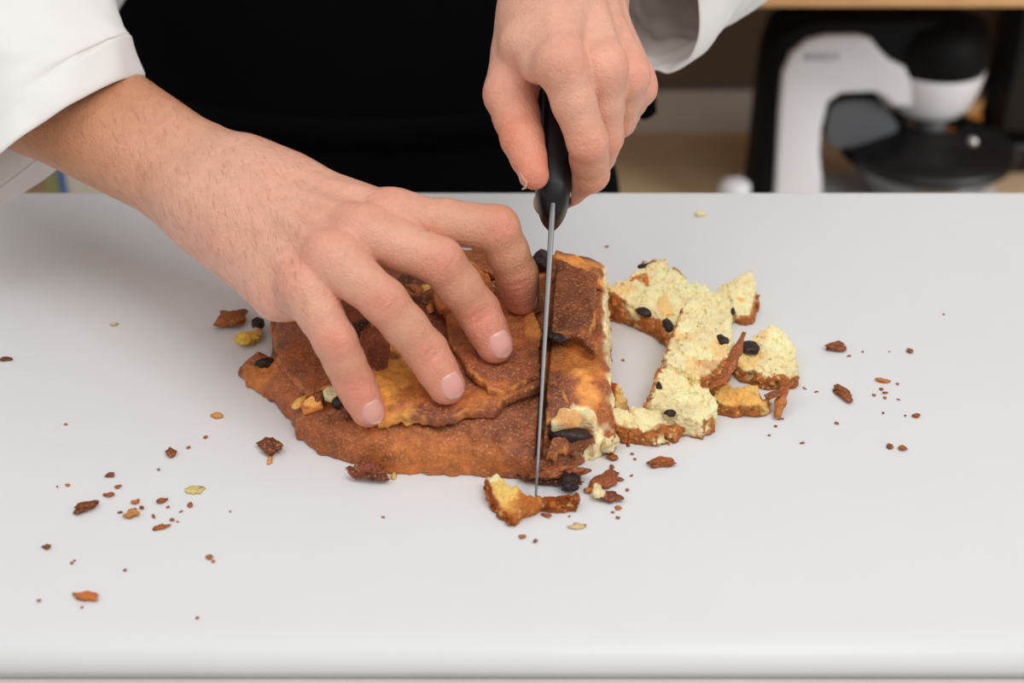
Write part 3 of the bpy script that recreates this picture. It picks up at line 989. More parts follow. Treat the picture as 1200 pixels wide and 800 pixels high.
RED = srgb(150, 74, 40)
BIG = [
    (272, 374, 34, 23, -8, srgb(156, 88, 40), 'square brown crust crumb lying left of the loaf', .0035, 3),
    (292, 399, 30, 16, -8, srgb(255, 208, 92), 'bright yellow crumb beside the small raisin left of the loaf', .0028, 3),
    (316, 524, 26, 15, 28, srgb(122, 64, 30), 'dark brown crust crumb below the left end of the loaf', .0026, 3),
    (316, 540, 5, 11, 0, srgb(226, 160, 90), 'tiny orange crumb just below the dark crust crumb', None, 2),
    (102, 595, 27, 10, -30, srgb(132, 66, 30), 'long dark crust flake at the left of the crumb scatter', .0016, 3),
    (102, 699, 23, 8, 20, srgb(190, 104, 46), 'lone orange flake nearest the front left of the board', .0014, 3),
    (155, 602, 14, 9, -15, srgb(206, 140, 70), 'biggest golden crumb amid the small scatter on the left', .0014, 3),
    (188, 618, 14, 5, -20, srgb(176, 96, 40), 'slim orange flake below the left crumb scatter', None, 2),
    (127, 580, 10, 5, -10, RED, 'reddish flake above the long dark flake', None, 2),
    (130, 557, 9, 5, -10, RED, 'small red brown flake topmost of the left scatter', None, 2),
    (200, 531, 10, 9, 0, srgb(160, 88, 40), 'round brown crumb alone above the left scatter', None, 2),
    (255, 487, 12, 7, 0, srgb(222, 150, 70), 'small orange crumb left of the loaf point', None, 2),
    (227, 574, 17, 11, 10, srgb(240, 214, 140), 'flat pale yellow crumb smear right of the left scatter', .0004, 3),
    (190, 587, 11, 5, 5, srgb(170, 90, 40), 'little brown flake beside the pale yellow smear', None, 2),
    (159, 588, 9, 5, 0, srgb(190, 110, 50), 'little orange flake just above the biggest golden crumb', None, 2),
    (56, 641, 8, 5, -20, srgb(130, 70, 34), 'small dark curl of crust, alone at far left front', None, 2),
    (7, 421, 15, 5, -5, srgb(110, 52, 26), 'dark crust flake at the left edge of the picture', None, 2),
    (134, 380, 10, 4, -5, srgb(232, 202, 160), 'faint tan crumb far left under the forearm', None, 2),
    (245, 653, 7, 5, 10, srgb(196, 116, 56), 'orange speck low and right of the left scatter', None, 2),
    (980, 407, 25, 10, -4, srgb(150, 78, 40), 'blocky reddish crust flake right of the raisin wedge', .0018, 3),
    (987, 461, 30, 9, 58, srgb(140, 74, 38), 'long narrow crust sliver slanting right of the cut bread', .0016, 3),
    (1033, 446, 15, 5, 12, srgb(202, 120, 60), 'orange sliver among the fine crumbs at right', None, 2),
    (1066, 411, 8, 6, 40, srgb(160, 88, 48), 'small brown crumb, farthest back of the right crumbs', None, 2),
    (1073, 487, 9, 5, 0, srgb(170, 92, 44), 'oval brown crumb at the far right', None, 2),
    (1043, 523, 7, 6, 10, srgb(166, 88, 40), 'left one of the two brown specks at lower right', None, 2),
    (1058, 525, 7, 7, -30, srgb(166, 88, 40), 'right one of the two brown specks at lower right', None, 2),
    (775, 542, 26, 9, -5, srgb(168, 86, 36), 'elongated brown crust flake in front of the curved golden piece', .0022, 3),
    (709, 562, 20, 24, 65, srgb(138, 70, 36), 'square flat crust flake in front of the loaf corner', .0012, 3),
    (714, 583, 24, 10, 12, srgb(128, 62, 34), 'dark flat crust flake with a curled end near the knife', .0016, 3),
    (700, 579, 13, 11, 30, srgb(240, 218, 170), 'white crumb lump stuck by the dark flat flake', .0028, 3),
    (691, 575, 10, 7, 0, srgb(190, 112, 56), 'little orange crumb left of the white crumb lump', None, 2),
    (641, 604, 9, 4, 20, srgb(180, 92, 38), 'small orange flake below the torn crust piece', None, 2),
    (676, 617, 14, 6, -10, srgb(240, 206, 150), 'pale flat crumb in front of the knife', .0006, 2),
    (712, 523, 19, 17, 0, srgb(248, 228, 178), 'fluffy cream crumb clump beside the loaf corner', .0046, 4),
    (718, 536, 10, 7, -20, srgb(168, 88, 40), 'brown flake under the fluffy cream clump', None, 2),
    (727, 562, 7, 4, 0, srgb(170, 90, 44), 'orange flake right of the square flat flake', None, 2),
    (724, 595, 7, 4, 0, srgb(186, 104, 50), 'orange flake right below the dark flat flake', None, 2),
    (612, 629, 7, 4, 0, srgb(176, 96, 44), 'brown speck nearest the front below the knife', None, 2),
    (682, 552, 5, 8, 10, srgb(150, 78, 40), 'small upright brown flake against the loaf corner', None, 2),
    (434, 557, 30, 14, 18, srgb(120, 56, 32), 'dark ragged crust scrap touching the front of the loaf', .004, 4),
    (413, 551, 16, 6, 35, srgb(160, 84, 42), 'thin crust tail left of the dark ragged scrap', None, 2),
    (461, 558, 6, 9, 0, srgb(240, 200, 120), 'pale crumb right of the dark ragged scrap', None, 2),
    (821, 251, 14, 8, 5, srgb(248, 228, 170), 'pale yellow crumb alone near the far edge of the board', .001, 2),
    (731, 374, 7, 4, 0, srgb(228, 168, 100), 'orange speck in the gap between loaf and slices', None, 2),
]
for px, py, L, Wd, ang, col, lab, h, sub in BIG:
    pale = col[2] > .25 or col[1] > .45
    crumb(px, py, L, Wd, ang, col, lab, h=h, sub=sub, name='bread_crumb' if pale else 'crust_crumb', mat='crumb' if pale else 'crust')
ra = empty('raisin_crumb', az(302, 388, 0), 'small raisin with crumb stuck to it beside the yellow crumb', 'raisin')
c0 = az(303, 384, .003)
lump('raisin', (c0[0], c0[1], .0052), (.0036, .0042, .0036), M['raisin'], ra, 31, rot=.3)
c0 = az(301, 392, .002)
lump('crumb', (c0[0], c0[1], .0030), (.0028, .0032, .0030), M['crumb'], ra, 32, col=srgb(220, 180, 140))

TINY = {
    'left': ('tiny brown speck of crust in the scatter at front left', 'tiny specks at front left',
             [(139, 570, 7, 4), (80, 568, 5, 4), (223, 592, 5, 6), (141, 600, 6, 3), (166, 595, 5, 4), (180, 605, 4, 6), (202, 609, 7, 4), (212, 599, 5, 3), (220, 524, 5, 4), (186, 550, 4, 3),
              (96, 711, 4, 3), (250, 658, 4, 3), (147, 668, 4, 3), (231, 724, 4, 3), (77, 497, 5, 3), (270, 599, 3, 2), (46, 704, 4, 3), (84, 660, 3, 3), (87, 657, 3, 2), (197, 594, 4, 3),
              (241, 512, 5, 4), (67, 570, 3, 2), (158, 596, 4, 3), (208, 611, 3, 2)]),
    'right': ('tiny brown speck of crust right of the cut bread', 'tiny specks on the right',
              [(995, 417, 6, 3), (1042, 412, 4, 2), (1052, 450, 4, 3), (1037, 460, 7, 3), (1033, 456, 5, 3), (1024, 463, 4, 3), (1037, 466, 4, 4), (1061, 487, 3, 3), (940, 519, 6, 3), (981, 496, 6, 3),
               (909, 499, 4, 3), (901, 510, 4, 2), (943, 455, 5, 2), (957, 459, 6, 2), (917, 491, 4, 2), (1011, 412, 3, 3), (1106, 368, 3, 3), (1035, 484, 3, 3), (913, 491, 3, 2), (1053, 468, 5, 2)]),
    'front': ('tiny brown speck of crust in front of the loaf corner', 'tiny specks in front of the loaf corner',
              [(627, 634, 5, 4), (717, 547, 6, 5), (741, 532, 5, 3), (744, 538, 4, 3), (736, 522, 5, 3), (783, 520, 3, 5), (740, 557, 4, 3), (668, 595, 5, 3), (580, 595, 6, 4), (718, 600, 4, 3),
               (724, 607, 4, 3), (449, 606, 4, 2), (735, 574, 4, 3), (667, 605, 3, 2)]),
    'gap': ('tiny brown speck of crust in the gap behind the loaf cut end', 'tiny specks in the gap', [(743, 367, 4, 4), (730, 422, 4, 3), (711, 289, 5, 3)]),
}
MARKS = [(102, 595, 'long dark flake'), (227, 574, 'pale yellow smear'), (155, 602, 'biggest golden crumb'), (102, 699, 'lone front left flake'), (285, 450, 'pointed left end of the loaf'),
         (188, 618, 'slim orange flake'), (56, 641, 'dark crust curl'), (245, 653, 'orange speck low on the left'), (980, 407, 'blocky reddish flake'), (987, 461, 'slanting crust sliver'), (1033, 446, 'orange sliver at right'),
         (1073, 487, 'oval crumb at far right'), (1050, 524, 'two brown specks at right'), (915, 465, 'forked crust tail'), (620, 590, 'torn crust below the knife'), (709, 562, 'square flat flake'),
         (775, 542, 'elongated brown flake'), (676, 617, 'pale flat crumb'), (740, 400, 'gap beside the slices'), (1066, 411, 'farthest back right crumb')]
for k, (lab, grp, pts) in TINY.items():
    for i, (px, py, L, Wd) in enumerate(pts):
        mx_, my_, mn = min(MARKS, key=lambda q: (q[0] - px) ** 2 + (q[1] - py) ** 2)
        dx, dy = px - mx_, py - my_
        rr = math.hypot(dx, dy)
        sect = int(round(math.degrees(math.atan2(-dy, dx)) / 45)) % 8
        where = ('right of', 'above and right of', 'above', 'above and left of', 'left of', 'below and left of', 'below', 'below and right of')[sect]
        far = 'just ' if rr < 16 else ('' if rr < 40 else 'well ')
        lab = 'tiny brown crust speck ' + far + where + ' the ' + mn
        cc = np.array(srgb(168, 92, 46)) * random.uniform(.7, 1.35)
        crumb(px, py, L, Wd, random.uniform(-40, 40), cc, lab, group=grp, name='crust_speck', sub=1)

# ------------------------------------------------------------------ the cook: body
person = empty('person', (-0.09, 1.07, FLOOR_Z), 'person in black apron and rolled white sleeves pressing the loaf and gripping the knife', 'person')

A3 = lambda *a: np.array(a, float)
F_AX = A3(0, math.cos(PITCH), -math.sin(PITCH))
U_AX = A3(0, math.sin(PITCH), math.cos(PITCH))
SKIN = dict()

bodyG = Grid(axis([(-.43, .009), (-.335, .0030), (-.30, .0018), (-.215, .0011), (.088, .0022), (.11, .007), .32]),
             axis([(.50, .0035), (.528, .0011), (.752, .0020), (.79, .004), (.84, .009), 1.16]),
             axis([(.006, .0022), (.022, .0011), (.196, .0022), (.22, .006), (.28, .011), .50]))
BODY = np.full([len(a) for a in bodyG.ax], 0.05, np.float32)
LM = []      # skin colour landmarks: (point, radius, colour, weight)


def unit(v):
    return v / np.linalg.norm(v)


def box_of(pts, m):
    P = np.array(pts)
    return P.min(0) - m, P.max(0) + m


def put(field, sl, k=0.0):
    cur = BODY[tuple(sl)]
    BODY[tuple(sl)] = np.minimum(cur, field) if k == 0 else smin(cur, field, k)


def finger_field(X, J, R, kn=0.0006, k=0.0030):
    f = None
    for i in range(len(J) - 1):
        # slim middle of each bone, fuller joints
        mid = (J[i] + J[i + 1]) / 2
        rm = (R[i] + R[i + 1]) / 2 - (0.0002 if i else 0.0)
        for a, b, ra, rb in ((J[i], mid, R[i], rm), (mid, J[i + 1], rm, R[i + 1])):
            q = cone(X, a, b, ra, rb)
            f = q if f is None else smin(f, q, k)
    return f


def crease(f, X, at, along, side_n, n=3, gap=.0030, dep=.0010, wd=.0010, rad=.012):
    """fine skin folds across the back of a joint"""
    t = (X[0] - at[0]) * along[0] + (X[1] - at[1]) * along[1] + (X[2] - at[2]) * along[2]
    up = (X[0] - at[0]) * side_n[0] + (X[1] - at[1]) * side_n[1] + (X[2] - at[2]) * side_n[2]
    r2 = (X[0] - at[0]) ** 2 + (X[1] - at[1]) ** 2 + (X[2] - at[2]) ** 2
    m = np.clip((up - 0.002) / 0.004, 0, 1) * np.exp(-r2 / (rad * rad) * .8)
    w = 0.0004 * NZ(X[0], X[1], X[2], 260)
    g = 0
    for i in range(n):
        o = (i - (n - 1) / 2) * gap
        g = g + np.exp(-((t - o + w) / wd) ** 2)
    return f + dep * g * m


# ---- the hand that presses the loaf
offs = dict(index=.0150, middle=.0160, ring=.0142, pinky=.0094)
tips = dict(index=on_loaf(611, 349, offs['index']), middle=on_loaf(580, 404, offs['middle']), ring=on_loaf(523, 452, offs['ring']), pinky=on_loaf(431, 480, offs['pinky']))
tz = {k: v[2] for k, v in tips.items()}
JL = {
    'index': [az(462, 254, .100), az(582, 267, tz['index'] + .043), az(606, 322, tz['index'] + .015), tips['index']],
    'middle': [az(424, 272, .100), az(516, 306, tz['middle'] + .042), az(560, 364, tz['middle'] + .014), tips['middle']],
    'ring': [az(391, 303, .095), az(450, 353, tz['ring'] + .041), az(500, 412, tz['ring'] + .014), tips['ring']],
    'pinky': [az(358, 338, .082), az(393, 400, tz['pinky'] + .034), az(414, 446, tz['pinky'] + .013), tips['pinky']],
}
RL = {'index': [.0119, .0111, .0104, .0089], 'middle': [.0119, .0113, .0106, .0093], 'ring': [.0115, .0109, .0103, .0092], 'pinky': [.0109, .0101, .0095, .0085]}
WL = az(268, 226, .090)
sideL = unit(JL['pinky'][0] - JL['index'][0])
fwdL = unit((JL['middle'][0] + JL['ring'][0]) / 2 - WL)
nL = unit(np.cross(sideL, fwdL))
if nL[2] < 0:
    nL = -nL
allL = [p for v in JL.values() for p in v] + [WL - fwdL * .06]
sl, X = bodyG.sub(*box_of(allL, .035))
palm = None
for i, k in enumerate(('index', 'middle', 'ring', 'pinky')):
    o = (i - 1.5) / 1.5
    w0 = WL + sideL * o * .015 + nL * .003
    q = cone(X, w0, JL[k][0] - nL * .0005, .0150, RL[k][0] - .0004)
    palm = q if palm is None else smin(palm, q, .009)
    q = cone(X, w0 - nL * .012, JL[k][0] - nL * .0095 - fwdL * .010, .0150, .0105)
    palm = smin(palm, q, .009)
palm = smin(palm, cone(X, WL + sideL * .017 - nL * .006, JL['pinky'][0] - fwdL * .020 + sideL * .006 - nL * .008, .0150, .0125), .009)
# web of flesh between index knuckle and the tucked thumb
TH = [WL - sideL * .022 + fwdL * .020 - nL * .012, WL - sideL * .030 + fwdL * .048 - nL * .022, JL['index'][0] + sideL * .002 - fwdL * .014 - nL * .026,
      JL['index'][0] + sideL * .016 - fwdL * .006 - nL * .027]
palm = smin(palm, cone(X, WL - sideL * .012 - nL * .010, TH[1], .0155, .0125), .010)
for k in JL:   # knuckles
    d_ = np.sqrt(sum((X[a] - (JL[k][0] + nL * .0018)[a]) ** 2 for a in range(3))) - (RL[k][0] - .0006)
    palm = smin(palm, d_, .005)
    LM.append((JL[k][0] + nL * .010, .011, srgb(228, 146, 124), .55))
# tendons running to the knuckles
for i, k in enumerate(('index', 'middle', 'ring', 'pinky')):
    o = (i - 1.5) / 1.5
    palm = smin(palm, cone(X, WL + sideL * o * .010 + nL * .0130 + fwdL * .02, JL[k][0] + nL * .0085 - fwdL * .006, .0030, .0034), .0050)
handL = palm
for k in JL:
    f = finger_field(X, JL[k], RL[k])
    for j, (n_, dp) in ((1, (3, .0017)), (2, (2, .0015))):
        al = unit(JL[k][j + 1] - JL[k][j - 1])
        up = unit(-F_AX - al * float(-F_AX @ al))
        f = crease(f, X, JL[k][j] + up * .006, al, up, n_, dep=dp)
        LM.append((JL[k][j] + up * .009, .0100, srgb(226, 134, 114), .58))
    LM.append((JL[k][3], .013, srgb(234, 138, 122), .65))
    handL = np.minimum(handL, smin(palm, f, .0075))
f = finger_field(X, TH, [.0135, .0120, .0108, .0085])
handL = np.minimum(handL, smin(palm, f, .007))
put(handL, sl)

ELB_L = A3(-.345, .825, .124)
armv = unit(ELB_L - WL)
bL = unit(np.cross(armv, nL))
nA = np.cross(bL, armv)
if nA[2] < 0:
    nA = -nA
SH_L = A3(-.315, 1.0, .40)
sl, X = bodyG.sub(*box_of([WL + fwdL * .03, ELB_L, SH_L], .07))
arm = None
for s in (-1, 1):
    for a, b, ra, rb, oa, ob in ((WL + fwdL * .026 - nL * .003, WL - fwdL * .030, .0190, .0215, .0100, .0085), (WL - fwdL * .030, WL * .42 + ELB_L * .58, .0215, .0325, .0085, .0060),
                                 (WL * .42 + ELB_L * .58, ELB_L, .0300, .0350, .0060, .004)):
        q = cone(X, a + bL * s * oa, b + bL * s * ob, ra, rb)
        arm = q if arm is None else smin(arm, q, .010)
    # bony lump of the wrist
lump_p = WL + sideL * .016 - fwdL * .022 + nL * .010
arm = smin(arm, np.sqrt(sum((X[a] - lump_p[a]) ** 2 for a in range(3))) - .0085, .010)
arm = smin(arm, cone(X, ELB_L, SH_L, .034, .045), .02)
put(arm, sl, .022)

# ---- the hand that grips the knife
KA = unit(A3(KX1 - KX0, KY1 - KY0, KZ1 - KZ0))            # knife direction, point to butt
KN = unit(A3(0, -KA[2], KA[1]))                      # towards the spine
KN = unit(KN - KA * float(KN @ KA))
KS = np.cross(KA, KN)                                # sideways, roughly +x or -x
if KS[0] < 0:
    KS = -KS
KH = A3(KX1, KY1, KZ1)                               # spine point at the handle


def kpt(s, up, side=0.0):
    return KH + KA * s + KN * up + KS * side


JR = {
    'index': [ay(656, 74, .657), ay(689, 166, .648), A3(.0395, .660, .1085), kpt(.016, -.030, -.002)],
    'middle': [ay(706, 80, .668), ay(707, 160, .672), A3(.0440, .682, .108), kpt(.037, -.030, .000)],
    'ring': [ay(735, 90, .684), ay(724, 140, .694), A3(.047, .704, .116), kpt(.060, -.030, .002)],
    'pinky': [ay(746, 103, .700), ay(731, 132, .716), A3(.046, .724, .128), kpt(.080, -.028, .003)],
}
RR = {'index': [.0112, .0100, .0094, .0082], 'middle': [.0112, .0100, .0094, .0082], 'ring': [.0102, .0094, .0088, .0080], 'pinky': [.0092, .0084, .0080, .0072]}
WR = ay(662, -28, .752)
sideR = unit(JR['pinky'][0] - JR['index'][0])
fwdR = unit((JR['middle'][0] + JR['ring'][0]) / 2 - WR)
nR = unit(np.cross(sideR, fwdR))
if nR @ F_AX > 0:
    nR = -nR
THR = [ay(624, 18, .727), ay(598, 110, .684), ay(612, 162, .660), ay(626, 205, .642)]
allR = [p for v in JR.values() for p in v] + [WR - fwdR * .06] + THR
sl, X = bodyG.sub(*box_of(allR, .035))
palm = None
for i, k in enumerate(('index', 'middle', 'ring', 'pinky')):
    o = (i - 1.5) / 1.5
    w0 = WR + sideR * o * .014 + nR * .003
    q = cone(X, w0, JR[k][0] - nR * .0005, .0155, RR[k][0] - .0004)
    palm = q if palm is None else smin(palm, q, .009)
    q = cone(X, w0 - nR * .012, JR[k][0] - nR * .010 - fwdR * .012, .0155, .0105)
    palm = smin(palm, q, .009)
palm = smin(palm, cone(X, WR - sideR * .010 - nR * .010, THR[1], .0160, .0120), .012)
palm = smin(palm, cone(X, THR[0], JR['index'][0] - fwdR * .034 - nR * .014, .0155, .0100), .014)
palm = smin(palm, cone(X, WR + sideR * .018 - nR * .012, JR['pinky'][0] - fwdR * .016 - nR * .014, .0155, .0125), .009)
for i, k in enumerate(('index', 'middle', 'ring', 'pinky')):
    up = unit(nR + fwdR * .55)
    d_ = np.sqrt(sum((X[a] - (JR[k][0] + up * .0022)[a]) ** 2 for a in range(3))) - (RR[k][0] - .0010)
    palm = smin(palm, d_, .004)
    LM.append((JR[k][0] + up * .011, .012, srgb(236, 160, 138), .6))
    o = (i - 1.5) / 1.5
    palm = smin(palm, cone(X, WR + sideR * o * .010 + nR * .0135 + fwdR * .02, JR[k][0] + nR * .0088 - fwdR * .004, .0030, .0036), .0055)
handR = palm
for k in JR:
    f = finger_field(X, JR[k], RR[k])
    al = unit(JR[k][2] - JR[k][0])
    up = unit(-F_AX - al * float(-F_AX @ al))
    f = crease(f, X, JR[k][1] + up * .006, al, up, 3)
    LM.append((JR[k][1] + up * .009, .011, srgb(234, 150, 124), .6))
    LM.append((JR[k][2], .013, srgb(232, 146, 120), .6))
    handR = np.minimum(handR, smin(palm, f, .0055))
f = finger_field(X, THR, [.0165, .0130, .0106, .0074])
al = unit(THR[3] - THR[1])
up = unit(A3(-.6, -.6, .5) - al * float(A3(-.6, -.6, .5) @ al))
f = crease(f, X, THR[2] + up * .007, al, up, 4, dep=.0010)
handR = np.minimum(handR, smin(palm, f, .0042))
LM += [(THR[2] + up * .008, .014, srgb(230, 138, 106), .75), (THR[3], .014, srgb(228, 130, 102), .8), (THR[1] + up * .01, .014, srgb(234, 156, 130), .5)]

HB_UP, HB_T, HB_LEN = (-.019, .005), .0085, .118      # handle: reach below / above the spine line, half thickness, length


def handle_sdf(X, grow=0.0):
    v = [X[a] - KH[a] for a in range(3)]
    s = v[0] * KA[0] + v[1] * KA[1] + v[2] * KA[2]
    u = v[0] * KN[0] + v[1] * KN[1] + v[2] * KN[2] - (HB_UP[0] + HB_UP[1]) / 2
    w = v[0] * KS[0] + v[1] * KS[1] + v[2] * KS[2]
    hu, hw = (HB_UP[1] - HB_UP[0]) / 2 - .004, HB_T - .004
    a = np.maximum(np.abs(u) - hu, 0)
    b = np.maximum(np.abs(w) - hw, 0)
    return np.maximum(np.sqrt(a * a + b * b) - .004 - grow, np.abs(s - HB_LEN / 2) - HB_LEN / 2 - .02)


handR = smax(handR, -handle_sdf(X, .0002), .0012)
put(handR, sl)

ELB_R = A3(.185, .945, .195)
armv = unit(ELB_R - WR)
bR = unit(np.cross(armv, nR))
SH_R = A3(.135, 1.02, .40)
sl, X = bodyG.sub(*box_of([WR + fwdR * .03, ELB_R, SH_R], .07))
arm = None
for s in (-1, 1):
    for a, b, ra, rb, oa, ob in ((WR + fwdR * .012, WR + armv * .02, .0175, .0180, .0100, .0085), (WR + armv * .02, WR * .42 + ELB_R * .58, .0180, .0275, .0085, .0060),
                                 (WR * .42 + ELB_R * .58, ELB_R, .0275, .0330, .0060, .004)):
        q = cone(X, a + bR * s * oa, b + bR * s * ob, ra, rb)
        arm = q if arm is None else smin(arm, q, .010)
arm = smin(arm, cone(X, ELB_R, SH_R, .034, .045), .02)
put(arm, sl, .012)
# shoulders and chest, under the jacket
sl, X = bodyG.sub((-.42, .95, .2), (.3, 1.16, .5))
NECK = A3(-.09, 1.08, .44)
tor = smin(cone(X, SH_L, NECK, .045, .05), cone(X, SH_R, NECK, .045, .05), .03)
tor = smin(tor, cone(X, A3(-.15, 1.07, .30), A3(-.15, 1.07, .38), .075, .07), .04)
tor = smin(tor, cone(X, A3(-.03, 1.07, .30), A3(-.03, 1.07, .38), .075, .07), .04)
tor = np.maximum(tor, .26 - X[2])
put(tor, sl, .02)
BODY[0], BODY[-1], BODY[:, 0], BODY[:, -1], BODY[:, :, 0], BODY[:, :, -1] = 1, 1, 1, 1, 1, 1
V, Fq = surface_nets(BODY, bodyG.ax)
V, Fq = largest_island(V, Fq)
V = smooth_verts(V, Fq, 2, .45)
ARM_TONE, HAND_TONE = np.array(srgb(206, 145, 107)), np.array(srgb(231, 173, 149))
dl = np.linalg.norm(V - (WL + fwdL * .05), axis=1)
dr = np.linalg.norm(V - (WR + fwdR * .05), axis=1)
h = np.clip((.135 - np.minimum(dl, dr)) / .08, 0, 1)[:, None]
col = ARM_TONE * (1 - h) + HAND_TONE * h
for p, r, c, w in LM:
    d2 = ((V - p) ** 2).sum(1)
    m = (np.exp(-d2 / (r * r)) * w)[:, None]
    col = col * (1 - m) + np.array(c) * m
col *= (1 + .07 * NZ.fbm(V[:, 0], V[:, 1], V[:, 2], 45, 3)[:, None] * np.array([.6, 1.1, 1.2]))
body = link('body', mesh_np('body', V, Fq, np.clip(col, 0, 1)), M['skin'], person)
BODY = None
tris = np.concatenate([Fq[:, [0, 1, 2]], Fq[:, [0, 2, 3]]])
keep = (V[tris[:, 0], 1] < .80)
bvh = BVHTree.FromPolygons([tuple(v) for v in V], tris[keep].tolist())


def nail(a, t, n, L, half, rmax=.0105, col=srgb(228, 164, 150)):
    """a: middle of the nail on the finger's axis, t: towards the tip, n: outward"""
    t = unit(t)
    n = unit(n - t * float(n @ t))
    s = np.cross(t, n)
    NU, NV = 13, 15
    P, cc = [], []
    for j in range(NV):
        v = j / (NV - 1) * 2 - 1
        for i in range(NU):
            u = i / (NU - 1) * 2 - 1
            # rounded outline
            wv = (1.0 if v > 0 else math.sqrt(max(0, 1 - abs(v) ** 2.2)) * .98 + .02) * (1 if v < .4 else 1 - .18 * ((v - .4) / .6) ** 2)
            vv = v - .30 * u * u * max(0, v)
            th = u * half * wv
            dirv = n * math.cos(th) + s * math.sin(th)
            o = a + t * (vv * L / 2)
            hit = bvh.ray_cast(Vector(o + dirv * .03), Vector(-dirv), .03)
            r = min(max(.03 - hit[3], min(.0055, rmax)), rmax) if hit[0] is not None else .008
            edge = max(abs(u), -v)
            lift = .00045 - .0009 * max(0, edge - .72) / .28
            if v > .6:
                lift = max(lift, .0003 + (v - .6) * .0012) if abs(u) < .85 else lift
            P.append(o + dirv * (r + lift))
            f = np.clip((v - .84) / .10, 0, 1) * .6
            lun = math.exp(-((v + .95) / .45) ** 2 - (u / .7) ** 2) * .5
            c = np.array(col) * (1 - f) + np.array(srgb(238, 214, 200)) * f
            cc.append(c * (1 - lun * .4) + np.array(srgb(240, 206, 194)) * lun * .4)
    Q = [(j * NU + i, j * NU + i + 1, (j + 1) * NU + i + 1, (j + 1) * NU + i) for j in range(NV - 1) for i in range(NU - 1)]
    me = mesh_np('fingernail', np.array(P), np.array(Q), np.array(cc))
    o = link('fingernail', me, M['nail'], person)
    md = o.modifiers.new('thick', 'SOLIDIFY')
    md.thickness = .0005
    md.offset = -1
    return o


for k, ln in (('index', .0115), ('middle', .0138), ('ring', .0132), ('pinky', .0122)):
    t = unit(JL[k][3] - JL[k][2])
    n = unit(U_AX * .75 - F_AX * 1.0 + A3(.12, 0, 0))
    if k == 'index':
        n = unit(A3(.85, -.1, .5))
    nail(JL[k][3] + t * .0012, t, n, ln, .86)
t = unit(THR[3] - THR[2])
nail(THR[3] + t * .001, t, A3(-.97, -.02, .12), .0105, .55, rmax=.0072, col=srgb(224, 160, 140))

# fine hair on the forearm
bmv = np.where((V[:, 0] < WL[0] + .05) & (V[:, 0] > -.33) & (V[:, 1] < .84))[0]
nv = np.zeros((len(V), 3))
body.data.calc_loop_triangles()
bn = np.empty(len(V) * 3, np.float32)
body.data.vertices.foreach_get('normal', bn)
bn = bn.reshape(-1, 3)
cand = bmv[(bn[bmv] @ np.array([0, -.5, .6])) > .15]
hv, hf = [], []
armd = unit(WL - ELB_L)
for vi in rng.choice(cand, 900, replace=False):
    p, n = V[vi], bn[vi]
    along = armd * rng.uniform(.2, .8) + np.array([rng.uniform(-.1, .3), -rng.uniform(.2, .8), -rng.uniform(.2, .7)])
    along = unit(along - n * float(along @ n))
    Lh = rng.uniform(.004, .0085)
    s = np.cross(along, n)
    w = .000036
    b0 = len(hv)
    for q, ww in ((0, 1), (.5, .8), (1, .15)):
        c = p + along * Lh * q + n * (.0002 + .0006 * q * (1.3 - q)) + s * Lh * .12 * q * q
        hv += [c - s * w * ww, c + s * w * ww, c + n * w * ww * 1.4]
    for r in (0, 3):
        for a in range(3):
            hf.append((b0 + r + a, b0 + r + (a + 1) % 3, b0 + r + 3 + (a + 1) % 3, b0 + r + 3 + a))
ho = link('arm_hair', mesh_np('arm_hair', np.array(hv), np.array(hf)), M['hair'], person)
ho['kind'] = 'stuff'


# ------------------------------------------------------------------ the cook: clothes
def cloth(name, rings, mat, parent, thick=.0014, closed=True, sub=1, wr=.0, wf=22, seed=0):
    R = np.array(rings, float)
    if wr:
        n = NZ.fbm(R[..., 0] + seed, R[..., 1], R[..., 2], wf, 3)
        cen = R.mean(1, keepdims=True)
        dv = R - cen
        dv /= np.linalg.norm(dv, axis=2, keepdims=True) + 1e-9
        R = R + dv * (wr * n)[..., None]
    me = loft_mesh(name, R, closed)
    o = link(name, me, mat, parent)
    if thick:
        md = o.modifiers.new('thick', 'SOLIDIFY')
        md.thickness = thick
        md.offset = 0
    if sub:
        md = o.modifiers.new('smooth', 'SUBSURF')
        md.levels = md.render_levels = sub
    return o


def catmull(P, n):
    P = np.array(P, float)
    m = len(P)
    out = []
    for u in np.linspace(0, m - 1, n):
        i = min(int(u), m - 2)
        t = u - i
        p0, p1, p2, p3 = P[max(i - 1, 0)], P[i], P[i + 1], P[min(i + 2, m - 1)]
        out.append(.5 * (2 * p1 + (p2 - p0) * t + (2 * p0 - 5 * p1 + 4 * p2 - p3) * t * t + (3 * p1 - p0 - 3 * p2 + p3) * t ** 3))
    return np.array(out)


